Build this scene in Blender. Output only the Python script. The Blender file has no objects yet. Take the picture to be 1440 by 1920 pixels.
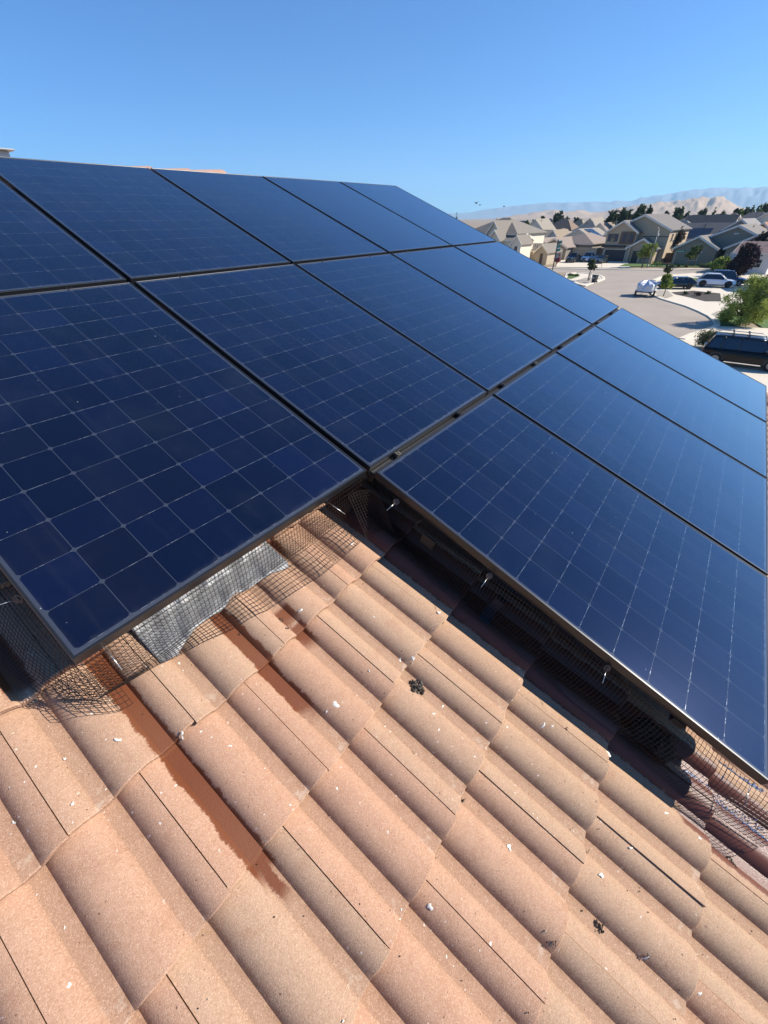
import bpy, bmesh, math, random
from mathutils import Vector, Matrix, noise as mnoise
sc = bpy.context.scene
COL = sc.collection
R = math.radians
PI = math.pi

# ------------------------------------------------------------------ camera
CH = 8.6                      # camera height above the street
FPX = 759.72                  # focal length in pixels of a 1440 wide picture
CX = Vector((0.602547, -0.474238, 0.641900))    # rows: world from camera (x right, y down, z forward)
CY = Vector((-0.797930, -0.342205, 0.496189))
CZ = Vector((-0.015650, -0.811168, -0.584604))
cam = bpy.data.cameras.new('camera'); co = bpy.data.objects.new('camera', cam); COL.objects.link(co)
cam.sensor_fit = 'HORIZONTAL'; cam.sensor_width = 36; cam.lens = 36 * FPX / 1440
cam.clip_start = 0.05; cam.clip_end = 40000
rot = Matrix(((CX.x, -CX.y, -CX.z), (CY.x, -CY.y, -CY.z), (CZ.x, -CZ.y, -CZ.z)))
co.matrix_world = Matrix.Translation((0, 0, CH)) @ rot.to_4x4()
sc.camera = co

# ------------------------------------------------------------------ light
SUN = Vector((0.684, -0.835, 0.749)).normalized()
elev = math.asin(SUN.z)
w = bpy.data.worlds.new('World'); sc.world = w; w.use_nodes = True
nt = w.node_tree; nt.nodes.clear()
out = nt.nodes.new('ShaderNodeOutputWorld'); bg = nt.nodes.new('ShaderNodeBackground')
sky = nt.nodes.new('ShaderNodeTexSky'); sky.sky_type = 'NISHITA'; sky.sun_disc = False
sky.sun_elevation = elev; sky.sun_rotation = math.atan2(SUN.x, SUN.y)
sky.altitude = 700; sky.air_density = 1.0; sky.dust_density = 0.0; sky.ozone_density = 11
bg.inputs[1].default_value = 0.096
tn = nt.nodes.new('ShaderNodeMix'); tn.data_type = 'RGBA'; tn.blend_type = 'MULTIPLY'; tn.inputs[0].default_value = 1; tn.inputs[7].default_value = (0.57, 0.88, 1.06, 1)
nt.links.new(sky.outputs[0], tn.inputs[6]); nt.links.new(tn.outputs[2], bg.inputs[0]); nt.links.new(bg.outputs[0], out.inputs[0])
sl = bpy.data.lights.new('sun', 'SUN'); sl.energy = 5.0; sl.angle = R(0.5); sl.color = (1.0, 0.93, 0.84)
so = bpy.data.objects.new('sun', sl); COL.objects.link(so); so.location = (0, 0, 60)
so.rotation_euler = (-SUN).to_track_quat('-Z', 'Y').to_euler()
sc.view_settings.view_transform = 'Standard'; sc.view_settings.look = 'None'
sc.view_settings.exposure = 0.64; sc.view_settings.gamma = 1.0
sc.cycles.max_bounces = 8; sc.cycles.volume_bounces = 1

# ------------------------------------------------------------------ coordinate helpers
ALPHA = R(21.1586)
U, V = 1.0673614, 1.5886435   # pitch of the panel grid along and down the roof
CU, CVV, CHN = -0.033108, 3.652777, 1.056394
CA, SA = math.cos(ALPHA), math.sin(ALPHA)
def rw(u, v, n=0.0):
    """roof coordinates (along, down the slope, off the glass plane) -> world"""
    d, h = v - CVV, n - CHN
    return Vector((u - CU, -CA * d - SA * h, CH - SA * d + CA * h))
ORI = rw(0, 0, 0)
def ray(px, py):
    c = Vector(((px - 720) / FPX, (py - 960) / FPX, 1.0))
    return Vector((CX.dot(c), CY.dot(c), CZ.dot(c)))
def gp(px, py, z=0.0):
    r = ray(px, py); s = (z - CH) / r.z
    return Vector((r.x * s, r.y * s, z))
def dirp(px, dist, py=420):
    r = ray(px, py); q = Vector((r.x, r.y, 0)).normalized() * dist
    return q

# ------------------------------------------------------------------ materials
def lin(c):
    return tuple(((x / 255) / 12.92 if x / 255 <= 0.04045 else ((x / 255 + 0.055) / 1.055) ** 2.4) for x in c) + (1,)
def inp(n, *names):
    for k in names:
        if k in n.inputs: return n.inputs[k]
MATS = {}
def mat(name, col, rough=0.6, metal=0.0, spec=0.5, noise=0.0, nscale=5.0, bump=0.0, bscale=40.0, coat=0.0, emis=None):
    """procedural material: base colour varied by noise, optional bump"""
    if name in MATS: return MATS[name]
    m = bpy.data.materials.new(name); m.use_nodes = True
    t = m.node_tree; b = t.nodes['Principled BSDF']
    b.inputs['Roughness'].default_value = rough; b.inputs['Metallic'].default_value = metal
    inp(b, 'Specular IOR Level', 'Specular').default_value = spec
    if coat: inp(b, 'Coat Weight').default_value = coat; inp(b, 'Coat Roughness').default_value = 0.04
    c = tuple(col) + (1,) if len(col) == 3 else tuple(col)
    tc = t.nodes.new('ShaderNodeTexCoord')
    if noise:
        nz = t.nodes.new('ShaderNodeTexNoise'); nz.inputs['Scale'].default_value = nscale; nz.inputs['Detail'].default_value = 5
        t.links.new(tc.outputs['Object'], nz.inputs['Vector'])
        mx = t.nodes.new('ShaderNodeMix'); mx.data_type = 'RGBA'
        mx.inputs[6].default_value = tuple(x * (1 - noise) for x in c[:3]) + (1,)
        mx.inputs[7].default_value = tuple(min(1, x * (1 + noise)) for x in c[:3]) + (1,)
        t.links.new(nz.outputs['Fac'], mx.inputs[0]); t.links.new(mx.outputs[2], b.inputs['Base Color'])
    else: b.inputs['Base Color'].default_value = c
    if bump:
        nb = t.nodes.new('ShaderNodeTexNoise'); nb.inputs['Scale'].default_value = bscale; nb.inputs['Detail'].default_value = 6
        t.links.new(tc.outputs['Object'], nb.inputs['Vector'])
        bp = t.nodes.new('ShaderNodeBump'); bp.inputs['Strength'].default_value = bump; bp.inputs['Distance'].default_value = 0.02
        t.links.new(nb.outputs['Fac'], bp.inputs['Height']); t.links.new(bp.outputs[0], b.inputs['Normal'])
    if emis: b.inputs['Emission Color'].default_value = emis + (1,); b.inputs['Emission Strength'].default_value = 1
    MATS[name] = m; return m
class NG:
    """tiny node-graph helper for maths on values"""
    def __init__(s, m): s.t = m.node_tree; s.n = s.t.nodes; s.l = s.t.links
    def put(s, sock, v):
        if isinstance(v, (int, float)): sock.default_value = v
        elif isinstance(v, tuple): sock.default_value = v
        else: s.l.new(v, sock)
    def m(s, op, a, b=None, c=None, clamp=False):
        x = s.n.new('ShaderNodeMath'); x.operation = op; x.use_clamp = clamp
        s.put(x.inputs[0], a)
        if b is not None: s.put(x.inputs[1], b)
        if c is not None: s.put(x.inputs[2], c)
        return x.outputs[0]
    def step(s, a, lo, hi):      # smoothstep map range
        x = s.n.new('ShaderNodeMapRange'); x.interpolation_type = 'SMOOTHSTEP'
        s.put(x.inputs[0], a); x.inputs[1].default_value = lo; x.inputs[2].default_value = hi
        return x.outputs[0]
    def mix(s, f, a, b):
        x = s.n.new('ShaderNodeMix'); x.data_type = 'RGBA'; s.put(x.inputs[0], f); s.put(x.inputs[6], a); s.put(x.inputs[7], b)
        return x.outputs[2]
    def noise(s, vec, scale, detail=3, rough=0.5):
        x = s.n.new('ShaderNodeTexNoise'); x.inputs['Scale'].default_value = scale; x.inputs['Detail'].default_value = detail
        x.inputs['Roughness'].default_value = rough
        if vec is not None: s.l.new(vec, x.inputs['Vector'])
        return x.outputs['Fac']
    def voro(s, vec, scale):
        x = s.n.new('ShaderNodeTexVoronoi'); x.inputs['Scale'].default_value = scale; s.l.new(vec, x.inputs['Vector']); return s.sep(x.outputs['Color'])[0], x.outputs['Distance']
    def white(s, vec):
        x = s.n.new('ShaderNodeTexWhiteNoise'); x.noise_dimensions = '3D'; s.l.new(vec, x.inputs['Vector']); return x.outputs['Value']
    def xyz(s, a, b, c=0.0):
        x = s.n.new('ShaderNodeCombineXYZ'); s.put(x.inputs[0], a); s.put(x.inputs[1], b); s.put(x.inputs[2], c); return x.outputs[0]
    def sep(s, v):
        x = s.n.new('ShaderNodeSeparateXYZ'); s.l.new(v, x.inputs[0]); return x.outputs

# ------------------------------------------------------------------ mesh helpers
class MB:
    def __init__(s): s.v = []; s.f = []; s.mi = []
    def add(s, vs, fs, mi=0):
        o = len(s.v); s.v += [tuple(x) for x in vs]; s.f += [tuple(o + i for i in f) for f in fs]; s.mi += [mi] * len(fs); return s
    def box(s, x0, x1, y0, y1, z0, z1, mi=0, M=None):
        vs = [Vector((x, y, z)) for z in (z0, z1) for y in (y0, y1) for x in (x0, x1)]
        if M: vs = [M @ p for p in vs]
        return s.add(vs, [(0, 2, 3, 1), (4, 5, 7, 6), (0, 1, 5, 4), (2, 6, 7, 3), (0, 4, 6, 2), (1, 3, 7, 5)], mi)
    def prism(s, pts, d, mi=0):
        """pts: closed 3D loop, d: extrusion vector"""
        n = len(pts); d = Vector(d); a = [Vector(p) for p in pts]; b = [p + d for p in a]
        return s.add(a + b, [tuple(range(n))[::-1], tuple(range(n, 2 * n))] + [(i, (i + 1) % n, n + (i + 1) % n, n + i) for i in range(n)], mi)
    def tube(s, pts, r, n=6, mi=0, r2=None, cap=True):
        pts = [Vector(p) for p in pts]; rings = []
        up = None
        for i, p in enumerate(pts):
            d = (pts[min(i + 1, len(pts) - 1)] - pts[max(i - 1, 0)])
            if d.length < 1e-9: d = Vector((0, 0, 1))
            d.normalize()
            if up is None: up = d.orthogonal().normalized()
            up = (up - d * up.dot(d))
            up = up.normalized() if up.length > 1e-6 else d.orthogonal().normalized()
            q = d.cross(up)
            rr = r if r2 is None else r + (r2 - r) * i / max(1, len(pts) - 1)
            rings.append([p + (up * math.cos(2 * PI * k / n) + q * math.sin(2 * PI * k / n)) * rr for k in range(n)])
        vs = [x for rg in rings for x in rg]; fs = []
        for i in range(len(pts) - 1):
            for k in range(n):
                a = i * n + k; b = i * n + (k + 1) % n; fs.append((a, b, b + n, a + n))
        if cap: fs.append(tuple(range(n))[::-1]); fs.append(tuple(range((len(pts) - 1) * n, len(pts) * n)))
        return s.add(vs, fs, mi)
    def blob(s, c, r, seed=0, amp=0.25, seg=10, ring=7, mi=0, sq=(1, 1, 1)):
        rn = random.Random(seed); c = Vector(c); vs = []; fs = []
        ph = [rn.uniform(0, 6.28) for _ in range(6)]
        for i in range(ring + 1):
            th = PI * i / ring
            for k in range(seg):
                a = 2 * PI * k / seg
                q = 1 + amp * (math.sin(3 * a + ph[0]) * math.sin(2 * th + ph[1]) + 0.6 * math.sin(5 * a + ph[2] + 3 * th))
                vs.append(c + Vector((math.sin(th) * math.cos(a) * sq[0], math.sin(th) * math.sin(a) * sq[1], math.cos(th) * sq[2])) * r * q)
        for i in range(ring):
            for k in range(seg):
                a = i * seg + k; b = i * seg + (k + 1) % seg; fs.append((a, a + seg, b + seg, b))
        return s.add(vs, fs, mi)
    def grid(s, fn, nu, nv, mi=0):
        vs = [fn(i, j) for j in range(nv) for i in range(nu)]
        return s.add(vs, [(j * nu + i, j * nu + i + 1, (j + 1) * nu + i + 1, (j + 1) * nu + i) for j in range(nv - 1) for i in range(nu - 1)], mi)
    def build(s, name, mats, parent=None, loc=(0, 0, 0), rot=(0, 0, 0), smooth=False, sharp=None, bevel=0):
        me = bpy.data.meshes.new(name); me.from_pydata(s.v, [], s.f)
        if not isinstance(mats, (list, tuple)): mats = [mats]
        for m in mats: me.materials.append(m)
        if len(mats) > 1: me.polygons.foreach_set('material_index', s.mi)
        if smooth: me.polygons.foreach_set('use_smooth', [True] * len(s.f))
        me.update()
        if bevel:
            bm = bmesh.new(); bm.from_mesh(me)
            bmesh.ops.remove_doubles(bm, verts=bm.verts, dist=1e-5)
            bmesh.ops.bevel(bm, geom=[e for e in bm.edges if len(e.link_faces) == 2 and e.calc_face_angle(0) > 0.5], offset=bevel, segments=2, affect='EDGES')
            bm.to_mesh(me); bm.free()
        if sharp: me.set_sharp_from_angle(angle=R(sharp))
        o = bpy.data.objects.new(name, me); COL.objects.link(o); o.location = loc; o.rotation_euler = rot
        if parent: o.parent = parent
        return o
def tag(o, label=None, cat=None, group=None, kind=None):
    if label: o['label'] = label
    if cat: o['category'] = cat
    if group: o['group'] = group
    if kind: o['kind'] = kind
    return o
def empty(name, loc, label, cat, group=None, rz=0.0, rx=0.0):
    o = bpy.data.objects.new(name, None); COL.objects.link(o); o.location = loc; o.rotation_euler = (rx, 0, rz)
    o.empty_display_size = 0.2
    return tag(o, label, cat, group)
def children(o): return [c for c in bpy.data.objects if c.parent == o]
def copy_tree(o, parent=None):
    c = o.copy(); COL.objects.link(c); c.parent = parent
    for ch in children(o): copy_tree(ch, c)
    return c
rnd = random.Random(7)

# ================================================================== OUR HOUSE
house = empty('house', (2.0, -1.5, 0), 'house we stand on, terracotta concrete tile roof sloping down under the solar panels', 'house')
HL = Vector((2.0, -1.5, 0))
PER = 0.1505; TW = 0.301; EXP = 0.334; VE0 = 3.690
def prof(s):
    """height of the tile above its pan; s = distance from the joint / barrel centre"""
    if -0.060 < s < 0.056:
        if s < 0: q = -s / 0.060; return 0.031 * (1 - q ** 2.9)
        q = s / 0.056; return 0.031 * (1 - q ** 2.5) ** 0.9 if q < 1 else 0
    return 0.0
def tile_n(u, v):
    """height of the tile surface (roof normal coordinate) at a roof point"""
    k = math.ceil((v - VE0) / EXP - 1e-6); ve = VE0 + k * EXP; t = 1 - (ve - v) / EXP
    j = 0.241 if k % 2 == 0 else 0.0895
    s = (u - j + PER / 2) % PER - PER / 2
    return -0.215 + 0.030 * t - 0.031 + prof(s)
# --- material of the roof tiles
def tile_material():
    m = bpy.data.materials.new('terracotta_tile'); m.use_nodes = True; g = NG(m); b = g.n['Principled BSDF']
    uvn = g.n.new('ShaderNodeUVMap'); uvn.uv_map = 'roof'; uv = uvn.outputs[0]
    X = g.sep(uv); u, v = X[0], X[1]
    at = g.n.new('ShaderNodeAttribute'); at.attribute_name = 'tint'; A = g.sep(at.outputs['Vector'])
    tone, rn, pan = A[0], A[1], A[2]
    base = g.mix(tone, lin((178, 140, 112)), lin((168, 149, 122)))
    big = g.noise(uv, 2.2, 4)
    base = g.mix(g.m('MULTIPLY', big, 0.5), base, lin((168, 127, 104)))
    base = g.mix(g.m('MULTIPLY', rn, 0.4), base, lin((188, 148, 120)))
    base = g.mix(g.m('MULTIPLY', g.step(g.m('ADD', g.m('ADD', u, g.m('MULTIPLY', v, .35)), g.m('MULTIPLY', big, .5)), 1.9, 2.9), 0.5), base, lin((172, 143, 113)))
    mott = g.noise(uv, 15, 6, .72)
    base = g.mix(g.m('MULTIPLY', g.step(mott, .50, .68), .34), base, lin((156, 113, 87)))
    base = g.mix(g.m('MULTIPLY', g.step(mott, .47, .33), .30), base, lin((196, 155, 128)))
    # dust lies in the pans
    base = g.mix(g.m('MULTIPLY', pan, 0.55), base, lin((160, 127, 101)))
    # grain
    gr, gd = g.voro(uv, 620); gr2, gd2 = g.voro(uv, 400)
    base = g.mix(g.m('MULTIPLY', g.step(gr, 0.70, 0.95), .55), base, lin((212, 176, 150)))
    base = g.mix(g.m('MULTIPLY', g.step(gr2, 0.30, 0.05), 0.32), base, lin((142, 102, 78)))
    gv = g.n.new('ShaderNodeAttribute'); gv.attribute_name = 'groove_shade'
    base = g.mix(g.m('MULTIPLY', g.m('MULTIPLY', gv.outputs['Fac'], .5), g.step(g.noise(uv, 30, 4, .7), .3, .7)), base, lin((130, 94, 70)))  # crease shading put into the colour as a broken dark line
    dsp = g.m('MULTIPLY', g.step(g.noise(uv, 110, 2), .70, .74), .75)
    base = g.mix(dsp, base, lin((88, 64, 50)))
    # lime bloom near the lower end of the pans
    t = g.m('FRACT', g.m('DIVIDE', g.m('SUBTRACT', v, VE0), EXP))
    bl = g.m('MULTIPLY', g.m('MULTIPLY', g.step(t, 0.78, 0.93), pan), g.step(g.noise(uv, 42, 4, .6), 0.50, 0.64))
    base = g.mix(g.m('MULTIPLY', bl, 0.3), base, lin((214, 200, 180)))
    # fine white specks
    sp = g.m('MULTIPLY', g.step(g.noise(uv, 75, 1), 0.735, 0.765), g.step(big, 0.40, 0.55))
    base = g.mix(g.m('MULTIPLY', sp, 0.8), base, lin((232, 224, 212)))
    # water stains in the pans; the wide dirt strip also paints in panel shade (centre line u, half width, v range)
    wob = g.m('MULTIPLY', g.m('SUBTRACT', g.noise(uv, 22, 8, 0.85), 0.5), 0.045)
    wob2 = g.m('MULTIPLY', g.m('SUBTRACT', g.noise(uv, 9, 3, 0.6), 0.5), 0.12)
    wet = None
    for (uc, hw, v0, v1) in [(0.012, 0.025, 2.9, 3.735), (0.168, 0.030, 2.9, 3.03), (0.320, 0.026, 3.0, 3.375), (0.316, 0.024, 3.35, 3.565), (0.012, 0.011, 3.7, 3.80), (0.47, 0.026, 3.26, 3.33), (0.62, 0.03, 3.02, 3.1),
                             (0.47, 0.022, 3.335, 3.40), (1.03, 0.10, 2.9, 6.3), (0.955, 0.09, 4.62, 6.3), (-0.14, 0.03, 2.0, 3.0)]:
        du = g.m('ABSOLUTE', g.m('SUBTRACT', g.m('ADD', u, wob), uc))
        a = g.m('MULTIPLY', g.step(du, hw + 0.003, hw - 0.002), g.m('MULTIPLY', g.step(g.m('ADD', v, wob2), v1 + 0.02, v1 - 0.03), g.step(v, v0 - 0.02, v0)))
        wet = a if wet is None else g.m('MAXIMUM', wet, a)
    wet_shade_c = g.mix(g.m('MULTIPLY', g.step(t, 0.2, 0.9), 0.7), lin((108, 56, 28)), lin((118, 70, 44)))
    wet_shade_c = g.mix(g.m('MULTIPLY', g.step(u, 0.82, 0.93), 0.85), wet_shade_c, lin((96, 52, 40)))
    base = g.mix(g.m('MULTIPLY', wet, 0.95), base, wet_shade_c)
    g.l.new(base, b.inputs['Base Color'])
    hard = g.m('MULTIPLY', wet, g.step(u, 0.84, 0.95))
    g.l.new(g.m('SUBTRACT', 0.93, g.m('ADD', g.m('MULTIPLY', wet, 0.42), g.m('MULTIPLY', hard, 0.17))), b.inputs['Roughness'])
    inp(b, 'Specular IOR Level').default_value = 0.35
    h = g.m('ADD', g.m('MULTIPLY', gd, -0.8), g.m('MULTIPLY', gd2, -0.8))
    bp = g.n.new('ShaderNodeBump'); bp.inputs['Strength'].default_value = 0.4; bp.inputs['Distance'].default_value = 0.0010
    g.l.new(h, bp.inputs['Height']); g.l.new(bp.outputs[0], b.inputs['Normal'])
    return m
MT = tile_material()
# --- the tiles, one surface
SB = [-0.0745, -0.0615, -0.060, -0.054, -0.046, -0.034, -0.020, -0.006, 0.008, 0.022, 0.034, 0.044, 0.051, 0.057, 0.066]
def tile_strip(u0):
    """sample offsets across one two-barrel tile that begins at a joint on a barrel crest"""
    xs = [0.0011] + [x for x in SB if x > 0.003]
    xs += [x + PER for x in SB] + [x + TW for x in SB if x < -0.003] + [TW - 0.0011]
    return xs
XS = tile_strip(0)
def mod_s(x): return (x + PER / 2) % PER - PER / 2
verts = []; faces = []; tints = []; uvs = []; grv = []
TAN = {}
def pick_tone(uc, k):
    # tiles that weathered to a sandy tan, read off the photograph: (u, course)
    for (a, kk, val) in [(0.69, 0, .85), (0.99, 0, .7), (0.54, 1, .55), (0.84, 1, .55), (0.69, 2, .75), (0.39, 2, 0.2), (0.54, 3, .95), (0.84, 3, .75), (0.39, 3, .7), (0.69, 4, .8), (0.99, 4, .6), (-0.06, 3, .25), (-0.2, 2, .35), (0.84, 0, .95), (0.54, 0, 0.1)]:
        if abs(a - uc) < 0.16 and kk == k: return val
    q = rnd.random(); return 0.12 * rnd.random() if q < 0.72 else rnd.uniform(0.3, 0.9)
rt = random.Random(3)
for k in range(-12, 9):
    ve = VE0 + k * EXP
    j0 = 0.241 if k % 2 == 0 else 0.0895
    nt0 = int(math.floor((-1.75 - j0) / TW)); nt1 = int(math.ceil((5.50 - j0) / TW))
    for q in range(nt0, nt1):
        u0 = j0 + q * TW; u1 = u0 + TW
        if u1 > 5.62: continue
        tone = pick_tone(u0 + TW / 2, k); rn_ = rt.random()
        dn = rt.uniform(-0.0022, 0.0022); dv = rt.uniform(-0.0055, 0.0055); tw = rt.uniform(-0.004, 0.004); dl = rt.uniform(-.0015, .0015)
        near = abs(u0 - 0.5) < 1.7 and ve > 2.9
        rows = [(-0.42, -1), (-0.30, 0), (-0.15, 0), (-0.02, 0), (-0.003, 0), (0.0, 1), (0.0, 2)]
        base = len(verts); nx = len(XS)
        for (dvv, typ) in rows:
            for x in XS:
                s = mod_s(x); t = 1 + dvv / EXP
                n = -0.215 + 0.030 * t - 0.031 + prof(s) + dn + tw * (x / TW - .5) + dl * t
                vv = ve + dvv + dv + 0.006 * (x / TW - .5) * dl / .0015
                if dvv == 0.0 and typ == 1: n -= 0.0028
                if typ == 2: n -= 0.021
                if typ == 2: vv -= 0.001
                if dvv > -.01: vv += .0018 * mnoise.noise(Vector(((u0 + x) * 38, k * 3.1, 0))) + .0009 * mnoise.noise(Vector(((u0 + x) * 150, k * 7.7, 0)))
                verts.append(rw(u0 + x, vv, n) - HL)
                grv.append(1.0 if -.0625 < s < -.053 else 0.0); tints.append((tone, rn_, 1.0 if prof(s) < 0.003 else (0.25 if prof(s) < 0.012 and s > 0 else 0), 1)); uvs.append((u0 + x, vv))
        for r_ in range(len(rows) - 1):
            for i in range(nx - 1):
                a = base + r_ * nx + i; faces.append((a, a + nx, a + nx + 1, a + 1))
        # side walls at the joint
        for side, xi in ((0, 0), (1, nx - 1)):
            sb = len(verts)
            for (dvv, typ) in rows[:6]:
                p = verts[base + rows.index((dvv, typ)) * nx + xi]
                verts.append(p - Vector((0, -SA, CA)) * 0.018); grv.append(0.0); tints.append((tone, rn_, 0, 1)); uvs.append(uvs[base + rows.index((dvv, typ)) * nx + xi])
            for r_ in range(5):
                a = base + r_ * nx + xi; b_ = sb + r_
                faces.append((a, a + nx, b_ + 1, b_) if side else (a, b_, b_ + 1, a + nx))
me = bpy.data.meshes.new('roof'); me.from_pydata([tuple(v) for v in verts], [], faces)
me.materials.append(MT); me.polygons.foreach_set('use_smooth', [True] * len(faces))
uvl = me.uv_layers.new(name='roof'); flat = []
for l in me.loops: flat += uvs[l.vertex_index]
uvl.data.foreach_set('uv', flat)
ca = me.color_attributes.new('tint', 'FLOAT_COLOR', 'POINT'); ca.data.foreach_set('color', [x for t in tints for x in t])
gva = me.attributes.new('groove_shade', 'FLOAT', 'POINT'); gva.data.foreach_set('value', grv)
me.update(); me.set_sharp_from_angle(angle=R(32))
roof = bpy.data.objects.new('roof', me); COL.objects.link(roof); roof.parent = house
# underlay, far slope, walls
felt = mat('roof_felt', (0.03, 0.026, 0.025), 0.9)
PLAS = mat('stucco_beige', lin((196, 172, 142))[:3], 0.9, noise=0.08, nscale=8, bump=.2)
SIMPLE_TILE = mat('plain_terracotta', lin((190, 152, 130))[:3], 0.9, noise=0.18, nscale=6, bump=.4, bscale=300)
def rp(u, v, n): return rw(u, v, n) - HL
d = MB()
d.prism([rp(-1.6, -0.30, -0.275), rp(5.5, -0.30, -0.275), rp(5.5, 6.36, -0.275), rp(-1.6, 6.36, -0.275)], rp(0, 0, -0.02) - rp(0, 0, 0))
d.build('roof_deck', felt, house)
RG = rw(0, -0.30, -0.24) - HL      # ridge line point
def far_slope():
    mb = MB(); nx = 241
    def f(i, j):
        x = -1.63 + i * (7.15 / (nx - 1)); h = 0.031 * max(0, math.cos(2 * PI * (x - 0.09) / PER)) ** .7
        dd = j * 1.3
        p = rw(x, -0.30, -0.24) - HL
        return Vector((p.x, p.y + dd * CA + h * SA, p.z - dd * SA + h * CA + 0.003))
    mb.grid(f, nx, 7); return mb
far_slope().build('rear_roof_slope', SIMPLE_TILE, house, smooth=True)
w_ = MB()
e0 = rw(0, 6.1, -0.28); yb = e0.y + 0.35; zt = e0.z - 0.06
yr = RG.y + HL.y + 7.3
w_.box(-1.3 - HL.x, 5.25 - HL.x, yb - HL.y, yr - HL.y, 0, zt - HL.z - .1)
pk = [Vector((5.25 - HL.x, yb - HL.y, zt - .1)), Vector((5.25 - HL.x, yr - HL.y, zt - .1)), Vector((5.25 - HL.x, RG.y, RG.z - 0.12))]
w_.prism(pk, (-6.55, 0, 0))
w_.build('wall', PLAS, house)
fs = MB(); fs.prism([rp(-1.6, 6.30, -0.29), rp(5.5, 6.30, -0.29), rp(5.5, 6.30, -0.29) - Vector((0, 0, .19)), rp(-1.6, 6.30, -0.29) - Vector((0, 0, .19))], (0, -0.022, 0))
fs.build('fascia', mat('fascia_paint', lin((170, 150, 128))[:3], .6), house)
# ridge caps and rake caps: half-round tiles lapping each other
def cap_mesh(length, r0, r1, th=0.014):
    mb = MB(); n = 12; L = [(0, r0), (length * .5, (r0 + r1) / 2), (length, r1)]
    vs = []
    for (x, r) in L:
        for k in range(n + 1):
            a = PI * k / n; vs.append((x, -r * math.cos(a), r * .72 * math.sin(a)))
    for (x, r) in L[::-1]:
        for k in range(n + 1):
            a = PI * k / n; vs.append((x, -(r - th) * math.cos(a), (r - th) * .72 * math.sin(a)))
    fs_ = []; W_ = n + 1
    for i in range(5):
        for k in range(n): a = i * W_ + k; fs_.append((a, a + 1, a + 1 + W_, a + W_))
    for k in range(n): a = 5 * W_ + k; fs_.append((a, a + 1, k + 1, k))
    mb.add(vs, fs_); return mb
rc = cap_mesh(0.42, 0.105, 0.120)
first = None; rr = random.Random(5)
for i in range(21):
    x = -1.6 + i * 0.345
    if first is None: o = first = rc.build('ridge_cap', SIMPLE_TILE, house, smooth=True, sharp=40)
    else: o = first.copy(); COL.objects.link(o)
    p = rw(x, -0.30, -0.24) - HL
    o.location = (p.x, p.y, p.z + {10: .066, 11: .070, 12: .082, 13: .064, 5: .058, 16: .06}.get(i, .050) + rr.uniform(-.004, .006)); o.rotation_euler = (0, R(-2.0), rr.uniform(-.02, .02))
kc = cap_mesh(0.42, 0.070, 0.085)
first = None
for i in range(20):
    if first is None: o = first = kc.build('rake_cap', SIMPLE_TILE, house, smooth=True, sharp=40)
    else: o = first.copy(); COL.objects.link(o)
    p = rw(5.47, -0.28 + i * 0.334, -0.165 + rr.uniform(-.006, .006)) - HL
    m_ = Matrix(((0, 1, 0), (-CA, 0, -SA), (-SA, 0, CA)))   # local x runs down the rake
    m_ = Matrix((Vector((0, -CA, -SA)), Vector((1, 0, 0)), Vector((0, -SA, CA)))).transposed()
    e_ = (m_ @ Matrix.Rotation(R(-3.2), 3, 'Y')).to_euler()
    o.location = p; o.rotation_euler = e_
# small vent cap standing on the ridge at the far left
vb = MB(); p = rw(1.30, -0.62, -0.02) - HL
vb.box(p.x - .18, p.x + .07, p.y - .1, p.y + .15, p.z - .45, p.z - .115).box(p.x - .21, p.x + .10, p.y - .14, p.y + .19, p.z - .115, p.z - .105)
vb.build('roof_vent', mat('galvanised', lin((178, 178, 172))[:3], .45, metal=.4, noise=.1, nscale=30), house, bevel=.004)

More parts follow.
